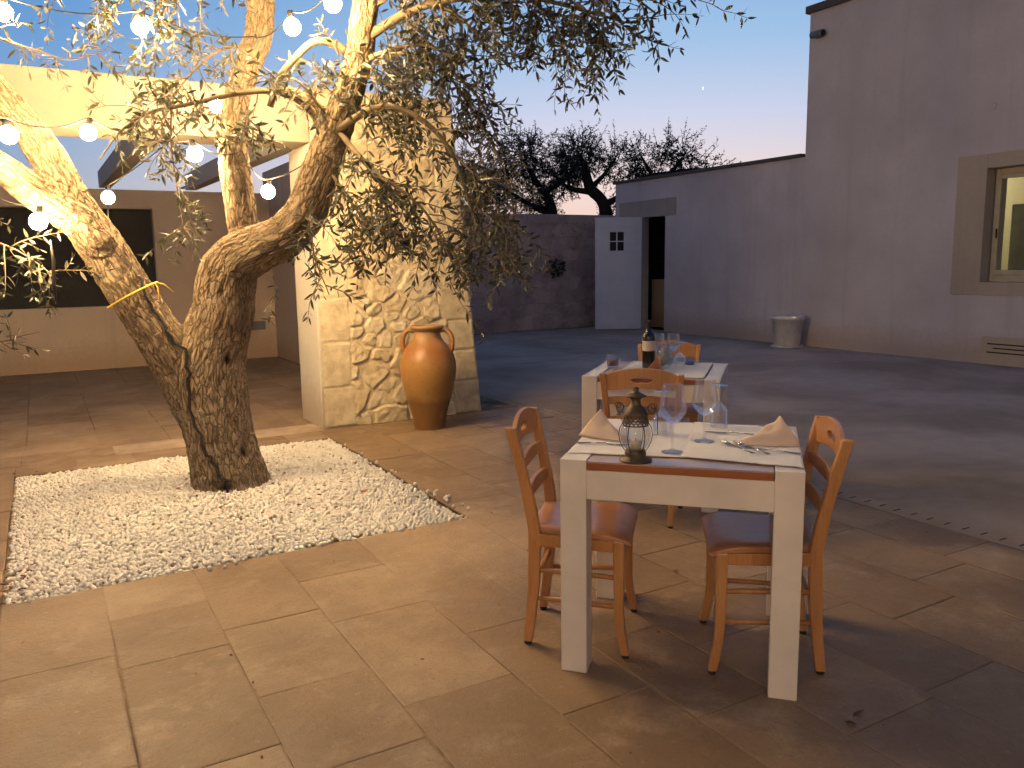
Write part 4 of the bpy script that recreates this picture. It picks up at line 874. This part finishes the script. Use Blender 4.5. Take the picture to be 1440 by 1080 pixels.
def make_chair(label):
    t = empty('wooden_chair', label, 'chair', (0, 0, 0), 0, 'wooden ladder-back chairs at the two tables')
    for sg in (1, -1):
        zs = [.012, .06, .14, .25, .36, .45, .54, .63, .72, .80, .835]; secs = []
        for z in zs:
            x = chair_back(z) if z >= .45 else -.152 - (1 - z / .45) ** 2.2 * .035; w = .036 if z < .8 else .034; d = .044 if .3 < z < .6 else (.034 + .01 * min(1, z / .3) if z <= .3 else .038)
            secs.append((x, sg * post_y(z), z, d, .031))
        pz = MB().loft(secs).build('back_post', M['chair'], t, .005, 2)
        MB().lathe([(0, 0), (.013, 0), (.015, .003), (.015, .0125), (0, .0125)], 12, cx=secs[0][0], cy=secs[0][1]).build('foot_pad', M['rubber'], pz)
        secs = []
        for z in (.012, .05, .10, .17, .26, .36, .437):
            x = .158 + (max(0, .2 - z) / .2) ** 2 * .028; secs.append((x, sg * (.190 + (max(0, .2 - z) / .2) ** 2 * .012), z, .030 + .010 * z / .437, .030 + .012 * z / .437))
        pz = MB().loft(secs).build('leg', M['chair'], t, .005, 2)
        MB().lathe([(0, 0), (.012, 0), (.014, .003), (.014, .0125), (0, .0125)], 12, cx=secs[0][0], cy=secs[0][1]).build('foot_pad', M['rubber'], pz)
    # seat: saddle-shaped board with rolled front edge
    nx, ny = 18, 18; top = []; bot = []
    for i in range(nx + 1):
        u = i / nx; x = -.172 + .372 * u; hw = .158 + (.212 - .158) * min(1, u * 1.15); hw -= .06 * max(0, u - .86) ** 1.2 * 4 * .6; rt = []; rb = []
        for j in range(ny + 1):
            v = -1 + 2 * j / ny; y = hw * v; z = .463 - .007 * (1 - v * v) * math.sin(math.pi * min(1, u * 1.05)) - .010 * max(0, abs(v) - .8) ** 2 * 25 * .6 - .028 * max(0, (u - .74) / .26) ** 2
            rt.append((x, y, z)); rb.append((x, y * .985, z - .024 + .010 * max(0, (u - .8) / .2) ** 2))
        top.append(rt); bot.append(rb)
    mb = MB(); o_ = 0
    for r_ in top: mb.v += r_
    for r_ in bot: mb.v += r_
    K = (nx + 1) * (ny + 1); I = lambda i, j, s_=0: s_ * K + i * (ny + 1) + j
    def fq(*q): mb.f.append(q); mb.mi.append(0); mb.sm.append(True)
    for i in range(nx):
        for j in range(ny): fq(I(i, j), I(i + 1, j), I(i + 1, j + 1), I(i, j + 1)); fq(I(i, j, 1), I(i, j + 1, 1), I(i + 1, j + 1, 1), I(i + 1, j, 1))
    for i in range(nx): fq(I(i, 0), I(i, 0, 1), I(i + 1, 0, 1), I(i + 1, 0)); fq(I(i, ny), I(i + 1, ny), I(i + 1, ny, 1), I(i, ny, 1))
    for j in range(ny): fq(I(0, j), I(0, j + 1), I(0, j + 1, 1), I(0, j, 1)); fq(I(nx, j), I(nx, j, 1), I(nx, j + 1, 1), I(nx, j + 1))
    s_ = mb.build('seat', M['seat'], t, .006, 3)
    mb = MB()
    for sg in (1, -1): mb.prism([(-.145, sg * .172 - .009, .392), (.155, sg * .190 - .009, .392), (.155, sg * .190 + .009, .392), (-.145, sg * .172 + .009, .392)], [(-.145, sg * .172 - .009, .4385), (.155, sg * .190 - .009, .4305), (.155, sg * .190 + .009, .4305), (-.145, sg * .172 + .009, .4385)])
    mb.box(.147, .165, -.175, .175, .392, .4175); mb.box(-.165, -.147, -.155, .155, .392, .4385); mb.build('seat_frame', M['chair'], t, .002)
    for z in (.185, .295):
        for sg in (1, -1): MB().tube([(-.155, sg * post_y(z), z), (.0, sg * .176, z + .002), (.158, sg * .190, z)], [.0085, .0105, .0085], 10).build('rung', M['chair'], t)
    MB().tube([(.158, -.19, .325), (.158, .19, .325)], .0105, 10).build('rung', M['chair'], t)
    MB().tube([(-.158, -.165, .25), (-.158, .165, .25)], .0105, 10).build('rung', M['chair'], t)
    # top rail with hand hole
    def rail(z0, arch, z1, wav, hole, name):
        hw = post_y((z0 + z1) / 2) - .012; n = 41; xs_ = [hw * (-1 + 2 * i / (n - 1)) for i in range(n)]; zc = (z0 + z1) / 2
        topz = [z1 + arch * (1 - (x / hw) ** 2) ** .9 if abs(x) < hw else z1 for x in xs_]; botz = [z0 + wav * math.cos(x / hw * math.pi) for x in xs_]
        ht = []; hb2 = []
        for x in xs_:
            k = abs(x) / .056; m_ = zc + .012
            if hole and k < 1: q = math.sqrt(1 - k ** 3); ht.append(m_ + .016 * q); hb2.append(m_ - .016 * q * (1 - .35 * math.exp(-(x / .012) ** 2)))
            else: ht.append(m_); hb2.append(m_)
        xb = chair_back(zc)
        o = strip_with_hole(xs_, topz, botz, ht, hb2, .017, lambda x: xb - .013 * (1 - (x / hw) ** 2)).build(name, M['chair'], t)
        bm = bmesh.new(); bm.from_mesh(o.data); bmesh.ops.remove_doubles(bm, verts=bm.verts, dist=1e-5); bmesh.ops.recalc_face_normals(bm, faces=bm.faces); bm.to_mesh(o.data); bm.free()
        bv = o.modifiers.new('b', 'BEVEL'); bv.width = .003; bv.segments = 2; bv.angle_limit = R(50); bv.limit_method = 'ANGLE'
    rail(.752, .038, .826, .007, True, 'top_rail'); rail(.662, .012, .704, -.004, False, 'back_slat'); rail(.552, .012, .596, -.004, False, 'back_slat')
    return t
CH = make_chair('wooden chair on the left side of the front table, nearest the gravel bed')
CH.location = (1.715, 2.45, 0); CH.rotation_euler.z = R(-43)
dup(CH, (2.165, 1.975, 0), R(141), 'wooden chair at the right side of the front table, its back leaning outwards')
dup(CH, (2.815, 3.43, 0), R(47), 'wooden chair with its back to the front table, drawn up to the farther table')
dup(CH, (3.60, 4.15, 0), R(-134), 'wooden chair on the far side of the farther table, mostly hidden by glasses')

# ------------------------------------------------------------------ lantern
ln = empty('lantern', 'rusty iron candle lantern with a glass globe and wire handles on the front table', 'lantern', onT(T1, -.142, -.325, .7585), R(-47))
MB().lathe([(0, .0), (.053, .0), (.055, .004), (.053, .007), (.036, .014), (.034, .02), (.036, .026), (.034, .034), (.03, .04), (.0, .04)], 36).build('base', M['rust'], ln)
g_ = MB().lathe([(.030, .038), (.040, .05), (.048, .068), (.051, .088), (.048, .108), (.041, .124), (.036, .132)], 36).build('glass_globe', M['thick'], ln)
cn = MB().lathe([(0, .041), (.017, .041), (.017, .066), (.015, .068), (0, .067)], 20).build('candle', M['wax'], ln); MB().tube([(0, 0, .067), (.001, 0, .077)], .001, 5).build('wick', M['cord'], cn)
mb = MB()
for k in range(6):
    a = k * math.pi / 3 + .2; mb.tube([(r_ * math.cos(a), r_ * math.sin(a), z) for r_, z in ((.034, .034), (.043, .048), (.052, .068), (.055, .088), (.052, .110), (.044, .126), (.038, .142))], .0016, 6)
mb.build('cage', M['rust'], ln)
# perforated collar: lattice of small rings
mb = MB(); nh = 18
for row in range(3):
    z = .127 + row * .0085; r_ = .0405 - row * .0012
    for k in range(nh):
        a = 2 * math.pi * (k + .5 * (row % 2)) / nh; tx = Vector((-math.sin(a), math.cos(a), 0)); cen = Vector((r_ * math.cos(a), r_ * math.sin(a), z))
        mb.tube([cen + tx * .0062 * math.cos(q) + Vector((0, 0, .0046 * math.sin(q))) for q in np.linspace(0, 2 * math.pi, 9)], .0014, 5, caps=False)
mb.lathe([(.0425, .120), (.0435, .122), (.0425, .1245)], 32); mb.lathe([(.0385, .1505), (.0395, .152), (.0385, .154)], 32)
mb.build('perforated_collar', M['rust'], ln)
MB().lathe([(.040, .152), (.041, .156), (.037, .166), (.028, .180), (.02, .187), (.0165, .192), (.0155, .205), (.018, .212), (.034, .216), (.036, .219), (.030, .222), (.016, .229), (.010, .232), (.009, .238), (.010, .243), (.007, .247), (0, .248)], 32).build('chimney', M['rust'], ln)
for sg in (1, -1):
    mb = MB(); pts = [(sg * (.052 + .012 * math.sin(q)), 0, .178 + .016 * math.cos(q)) for q in np.linspace(-2.2, 3.6, 20)]; mb.tube([(sg * .036, 0, .158), (sg * .045, 0, .165)] + pts[2:], .0018, 6)
    mb.tube([(sg * (.060 + .009 * math.cos(q)), .004, .185 + .009 * math.sin(q)) for q in np.linspace(0, 6.28, 16)], .0014, 6); mb.build('ring_handle', M['rust'], ln)
mb = MB(); mb.tube([(.068, .002, .178), (.071, .002, .15), (.072, .002, .11), (.072, .002, .092), (.058, .002, .092)], .0015, 6); mb.build('bail', M['rust'], ln)

# ------------------------------------------------------------------ glasses, bottle, candle
def wineglass(label, loc, h=.22, rb=.043, rim=.032, flip=False, group='wine glasses on the tables', rz=0):
    t = empty('wine_glass', label, 'glass', loc, rz, group); sb = h * .42
    P_ = lambda z: (h - z) if flip else z
    pr = catmull([(.004, sb, 0, 0), (.012, sb + .004, 0, 0), (rb * .7, sb + .022, 0, 0), (rb, sb + h * .2, 0, 0), (rb * .93, sb + h * .34, 0, 0), (rim, h, 0, 0)], .006)
    bo = MB().lathe([(q[0], P_(q[1])) for q in pr] + [(rim - .0012, P_(h)), ] + [(max(.001, q[0] - .0014), P_(q[1] + .001)) for q in pr[::-1][1:]], 36).build('bowl', M['glass'], t)
    MB().lathe([(.0065, P_(.012)), (.0042, P_(.025)), (.0036, P_(sb * .6)), (.0045, P_(sb)), ], 14).build('stem', M['glass'], t)
    MB().lathe([(.0, P_(.001)), (.036, P_(.001)), (.0375, P_(.0025)), (.03, P_(.0045)), (.012, P_(.008)), (.0065, P_(.012))], 36).build('foot', M['thick'], t)
    return t
zc = ZT + .004
wineglass('upright wine glass on the front table, just right of the lantern', onT(T1, -.034, -.204, zc), .235, .046, .034)
wineglass('upright wine glass near the centre of the front table, right of the other upright one', onT(T1, .061, -.012, zc), .225, .046, .034)
wineglass('upside-down glass standing on its rim behind the lantern', onT(T1, -.10, .09, zc), .165, .038, .032, True)
wineglass('upside-down glass standing on its rim at the back right of the front table', onT(T1, .10, .26, zc), .17, .038, .033, True)
wineglass('upright wine glass on the farther table, close behind the bottle', onT(T2, -.02, .14, zc), .20, .042, .034)
wineglass('upright wine glass on the farther table beside the white napkin jug', onT(T2, .06, .26, zc), .19, .042, .034)
wineglass('upside-down glass on its rim on the farther table, right of the jug', onT(T2, .115, .12, zc), .15, .037, .032, True)
wb = empty('wine_bottle', 'dark red wine bottle with a cream label on the farther table', 'bottle', onT(T2, -.047, -.078, zc))
MB().lathe([(0, .003), (.03, 0), (.0365, .004), (.0375, .012), (.0375, .195), (.034, .214), (.022, .228), (.0155, .238), (.014, .25), (.014, .285), (.0, .286)], 36).build('bottle_body', M['bottle'], wb)
MB().lathe([(.0378, .118), (.0381, .119), (.0381, .176), (.0378, .177)], 36).build('bottle_label', M['label'], wb)
MB().lathe([(.0148, .242), (.0150, .282), (.016, .284), (.016, .296), (.0150, .298), (0, .2985)], 24).build('capsule', M['foil'], wb)
ch = empty('candle_holder', 'square-sided glass tumbler with an orange candle at the left of the farther table', 'candle holder', onT(T2, -.285, .04, ZT))
MB().lathe([(.0, .001), (.034, .001), (.036, .004), (.040, .078), (.0385, .079), (.034, .012), (.0, .010)], 28).build('tumbler', M['thick'], ch)
cn = MB().lathe([(0, .012), (.024, .012), (.025, .04), (.021, .044), (0, .042)], 20).build('candle', M['orange'], ch); MB().tube([(0, 0, .042), (.001, .001, .05)], .001, 5).build('wick', M['cord'], cn)
jg = empty('glass_jug', 'round glass jug stuffed with white napkins on the farther table', 'jug', onT(T2, .03, .03, zc))
MB().lathe([(0, .002), (.036, .002), (.045, .012), (.055, .04), (.056, .065), (.046, .095), (.036, .115), (.036, .135), (.041, .150), (.0395, .151), (.0345, .135), (.0345, .115), (.044, .094), (.0535, .065), (.0525, .04), (.042, .014), (0, .006)], 36).build('jug_body', M['thick'], jg)
bm = bmesh.new()
for (x, y, z, r_) in ((-.018, -.005, .04, .026), (.02, -.008, .042, .026), (.0, .015, .05, .026), (.0, -.004, .085, .028), (.01, .0, .11, .022)):
    ret = bmesh.ops.create_icosphere(bm, subdivisions=3, radius=r_)
    for v in ret['verts']:
        v.co *= 1 + .28 * noise.noise(v.co * 55 + Vector((x * 90, y, z * 50))); v.co += Vector((x, y, z))
me = bpy.data.meshes.new('white_napkin'); bm.to_mesh(me); bm.free(); me.materials.append(M['cloth']); o = link('white_napkin', me)
tag(o, 'white napkins crumpled inside the glass jug on the farther table', 'napkin'); o.location = onT(T2, .03, .03, zc + .003)
mb = MB(); mb.lathe([(0, .001), (.022, .001), (.028, .004), (.034, .018), (.032, .018), (.024, .006), (0, .004)], 24); o = tag(fixn(mb.build('blue_dish', M['blue'])), 'tiny dark blue dish at the back of the farther table', 'dish'); o.location = onT(T2, .165, .22, zc)

# napkins: folded peaked linen
def napkin(label, T_, peak, tip, wide, h, z, seed, mat='napkin', name='napkin'):
    """a folded napkin standing as a peaked tent: ridge from the peak down to the tip"""
    n, m = 26, 20; px, py = peak; tx, ty = tip; V_ = []
    dx, dy = tx - px, ty - py; L = math.hypot(dx, dy); dx /= L; dy /= L; nx_, ny_ = -dy, dx
    for i in range(n + 1):
        u = i / n; hz = h * (1 - u) ** 1.15 + .010 * (1 - u) + .004; back = -.035 * (1 - u) ** 3
        half = wide * (.55 + .45 * math.sin(math.pi * min(1, u * .8 + .25))) * (1 - .55 * u)
        for j in range(m + 1):
            v = -1 + 2 * j / m; prof = (1 - abs(v) ** 1.35); fl = .006 * math.sin(v * 7 + u * 5 + seed) * (1 - prof) * (1 - u)
            w = noise.noise(Vector((u * 4, v * 3, seed))) * .012 + .005 * math.sin(v * 5 + u * 3 + seed) - .006 * math.exp(-((v - .35 + .3 * u) / .08) ** 2)
            a = u * L - back * prof - .02 * (1 - u) * (1 - prof); s_ = half * v * (1 + .12 * (1 - abs(v))) + fl
            V_.append((px + dx * a + nx_ * s_, py + dy * a + ny_ * s_, max(.002, hz * prof + w * prof + .003 * (1 - prof))))
    idx = np.arange((n + 1) * (m + 1)).reshape(n + 1, m + 1); Q = np.stack([idx[:-1, :-1], idx[:-1, 1:], idx[1:, 1:], idx[1:, :-1]], -1).reshape(-1, 4)
    V_ = [(a - px, b_ - py, c) for a, b_, c in V_]; o = np_mesh(name, V_, Q, M[mat]); sl = o.modifiers.new('s', 'SOLIDIFY'); sl.thickness = .003; sl.offset = 0
    o.location = onT(T_, px, py, z); o.rotation_euler.z = T_[2]; return tag(o, label, 'napkin', 'folded cloth napkins on the tables')
napkin('peach napkin folded into a peak at the left end of the front table', T1, (-.35, .02), (-.20, -.075), .075, .085, zc, 1.0)
napkin('peach napkin folded to a peak at the right end of the front table', T1, (.352, .03), (.165, -.03), .075, .09, zc, 4.0)
napkin('terracotta napkin standing before the bottle on the farther table', T2, (.0, -.14), (.03, -.06), .05, .075, zc, 8.0, 'brownnap')

# cutlery
def cutlery(kind, label, T_, a, c, z):
    L = math.hypot(c[0] - a[0], c[1] - a[1]); t = empty(kind, label, kind.split('_')[-1], onT(T_, a[0], a[1], z), T_[2] + math.atan2(c[1] - a[1], c[0] - a[0]), 'steel cutlery on the front table'); L = .2
    MB().quadstrip([[(x, -w, zz), (x, w, zz), (x, w * .8, zz + .0022), (x, -w * .8, zz + .0022)] for x, w, zz in ((.0, .007, .001), (.02, .008, .001), (.06, .005, .0025), (.11, .0035, .004))]).build('handle', M['steel'], t)
    if kind == 'table_fork':
        MB().quadstrip([[(x, -w, zz), (x, w, zz), (x, w, zz + .0016), (x, -w, zz + .0016)] for x, w, zz in ((.11, .0035, .004), (.13, .010, .0015), (.15, .012, .002))]).build('neck', M['steel'], t)
        mb = MB()
        for k in range(4): y = -.0099 + k * .0066; mb.loft([(x, y, zz, .002, .0032) for x, zz in ()]) if False else mb.tube([(.148, y, .003), (.165, y, .004), (.182, y, .007), (.192, y, .0105)], [.0016, .0016, .0014, .0008], 6)
        mb.build('tine', M['steel'], t)
    else:
        MB().quadstrip([[(x, -w, .0014), (x, w * .6, .0014), (x, w * .6, .0026), (x, -w, .0030)] for x, w in ((.11, .005), (.125, .010), (.17, .0105), (.195, .007), (.205, .001))]).build('blade', M['steel'], t)
    return t
cutlery('table_fork', 'steel fork on the right placemat, the one nearer the glasses', T1, (.235, -.175), (.145, -.05), zc + .003)
cutlery('table_fork', 'steel fork on the right placemat, the one touching the napkin', T1, (.285, -.175), (.190, -.05), zc + .003)
cutlery('table_knife', 'steel knife lying in front of the right napkin', T1, (.385, -.15), (.25, -.105), zc + .003)
cutlery('table_knife', 'steel knife lying before the left napkin, partly behind the lantern', T1, (-.385, -.135), (-.2, -.128), zc)
cutlery('table_knife', 'steel knife lying alone at the back of the right placemat', T1, (.255, .13), (.12, .135), zc + .003)

# fallen leaves
for k, (x, y, lab, m_) in enumerate(((2.07, 1.50, 'dry leaf on the bare paving right of the front table, larger of two', 'dry'), (2.045, 1.465, 'dry leaf on the bare paving right of the front table, smaller of two', 'dry'), (2.42, 2.72, 'dry leaf lying on the paving behind the front table', 'dry'), (1.62, 4.72, 'reddish dry leaf on the white gravel, right of the trunk', 'rleaf'), (1.28, 4.52, 'reddish dry leaf on the gravel in front of the trunk', 'rleaf'))):
    Vv, Ff = leafcards([(0, 0, 0)], [(math.cos(k * 2.1), math.sin(k * 2.1), .12)], [.055 - .015 * (k == 1)], [.022])
    o = np_mesh('dry_leaf', Vv, Ff, M[m_], attrs={'tint': [.5] * 8}); o.location = (x, y, .004 if m_ == 'dry' else .014); tag(o, lab, 'leaf', 'fallen dry leaves')
Cq = np.column_stack([np.random.normal(1.45, .28, 60), np.random.normal(5.0, .3, 60), np.full(60, .008)]); Cq = Cq[(Cq[:, 0] < 1.95) & (np.hypot(Cq[:, 0] - .98, Cq[:, 1] - 5.45) > .3)]
Cq2 = np.column_stack([np.random.uniform(PX0, PX0 + .12, 40), np.random.uniform(PY0, PY0 + .5, 40), np.full(40, .004)]); Cq = np.vstack([Cq, Cq2, np.column_stack([np.random.uniform(-.4, 3.9, 70), np.random.uniform(1.2, 6.6, 70), np.full(70, .006)])])
Vv, Ff = leafcards(Cq, np.random.normal(size=Cq.shape) * np.array([1, 1, .2]), np.where(np.arange(len(Cq)) < len(Cq) - 70, np.random.uniform(.03, .05, len(Cq)), np.random.uniform(.008, .022, len(Cq))), np.random.uniform(.006, .012, len(Cq)))
o = np_mesh('leaf_litter', Vv, Ff, M['rleaf'], attrs={'tint': np.repeat(np.random.rand(len(Cq)), 8)}); o['kind'] = 'stuff'

# moon
mb = MB(); n = 14; mp = Vector((280.57, 299.89, 81.04)); f = Vector((mp.x, mp.y, 0)).normalized(); sd = Vector((f.y, -f.x, 0)); r_ = .75; pts_o = []; pts_i = []
for k in range(n + 1):
    a = -math.pi / 2 + math.pi * k / n; pts_o.append(sd * (-r_ * math.cos(a)) + Vector((0, 0, r_ * math.sin(a)))); pts_i.append(sd * (-r_ * .55 * math.cos(a)) + Vector((0, 0, r_ * math.sin(a))))
mb.quadstrip([pts_o, pts_i], closed=False); o = tag(mb.build('moon', M['moon']), 'thin crescent moon low in the pale sky left of the house', 'moon'); o.location = mp

# ------------------------------------------------------------------ light and sky
lp = bpy.data.lights.new('room_lamp', 'POINT'); lp.energy = 62; lp.color = (1, .88, .62); lp.shadow_soft_size = .12
lo = bpy.data.objects.new('room_lamp', lp); col.objects.link(lo); lo.location = (12.25, 7.9, 2.6)
w = bpy.data.worlds.new('World'); sc.world = w; w.use_nodes = True; nt = w.node_tree; nt.nodes.clear()
N_ = nt.nodes.new; Lk = nt.links.new
wo = N_('ShaderNodeOutputWorld'); bg = N_('ShaderNodeBackground'); Lk(bg.outputs[0], wo.inputs[0])
tc = N_('ShaderNodeTexCoord'); nm = N_('ShaderNodeVectorMath'); nm.operation = 'NORMALIZE'; Lk(tc.outputs['Generated'], nm.inputs[0])
sx = N_('ShaderNodeSeparateXYZ'); Lk(nm.outputs[0], sx.inputs[0])
rp = N_('ShaderNodeValToRGB'); e = rp.color_ramp.elements
stops = [(0, (.92, .56, .44)), (.09, (.90, .72, .69)), (.165, (.64, .67, .84)), (.24, (.40, .58, .82)), (.32, (.29, .50, .79)), (.5, (.20, .32, .54)), (1, (.18, .24, .39))]
while len(e) < len(stops): e.new(.5)
for k, (p, c) in enumerate(stops): e[k].position = p; e[k].color = (*c, 1)
Lk(sx.outputs[2], rp.inputs[0])
dt = N_('ShaderNodeVectorMath'); dt.operation = 'DOT_PRODUCT'; Lk(nm.outputs[0], dt.inputs[0]); dt.inputs[1].default_value = (.62, .785, 0)
mr = N_('ShaderNodeMapRange'); mr.inputs[1].default_value = -1; mr.inputs[2].default_value = 1; Lk(dt.outputs['Value'], mr.inputs[0])
az = N_('ShaderNodeValToRGB'); e2 = az.color_ramp.elements
st2 = [(0, (.30, .285, .315)), (.25, (.31, .305, .36)), (.5, (.31, .34, .42)), (.75, (.33, .43, .57)), (.89, (.38, .60, .82)), (1, (1, 1, 1))]
while len(e2) < len(st2): e2.new(.5)
for k, (p, c) in enumerate(st2): e2[k].position = p; e2[k].color = (*c, 1)
Lk(mr.outputs[0], az.inputs[0])
mu = N_('ShaderNodeVectorMath'); mu.operation = 'MULTIPLY'; Lk(rp.outputs[0], mu.inputs[0]); Lk(az.outputs[0], mu.inputs[1])
sk = N_('ShaderNodeTexSky'); sk.sky_type = 'NISHITA'; sk.sun_disc = False; sk.sun_elevation = R(-3); sk.sun_rotation = R(38)
sk2 = N_('ShaderNodeVectorMath'); sk2.operation = 'SCALE'; Lk(sk.outputs[0], sk2.inputs[0]); sk2.inputs['Scale'].default_value = .05
ad = N_('ShaderNodeVectorMath'); ad.operation = 'ADD'; Lk(mu.outputs[0], ad.inputs[0]); Lk(sk2.outputs[0], ad.inputs[1])
Lk(ad.outputs[0], bg.inputs[0]); bg.inputs[1].default_value = 1.0

# ------------------------------------------------------------------ camera and render
cd = bpy.data.cameras.new('camera'); cam = bpy.data.objects.new('camera', cd); col.objects.link(cam); sc.camera = cam
cd.sensor_width = 36; cd.lens = 1140 / 1440 * 36; cd.clip_end = 2000; cd.clip_start = .05
cam.matrix_world = Matrix.Translation((0, 0, 1.42)) @ Matrix.Rotation(R(-30), 4, 'Z') @ Matrix.Rotation(R(90 - 8.6), 4, 'X') @ Matrix.Rotation(R(-.9), 4, 'Z')
sc.render.engine = 'CYCLES'; cy = sc.cycles
cy.use_denoising = True; cy.max_bounces = 8; cy.diffuse_bounces = 4; cy.glossy_bounces = 4; cy.transparent_max_bounces = 24; cy.caustics_reflective = False; cy.caustics_refractive = False; cy.sample_clamp_indirect = 3.0
cy.use_light_tree = True
sc.view_settings.view_transform = 'Standard'; sc.view_settings.look = 'None'; sc.view_settings.exposure = 0
sc.render.resolution_x = 1024; sc.render.resolution_y = 768
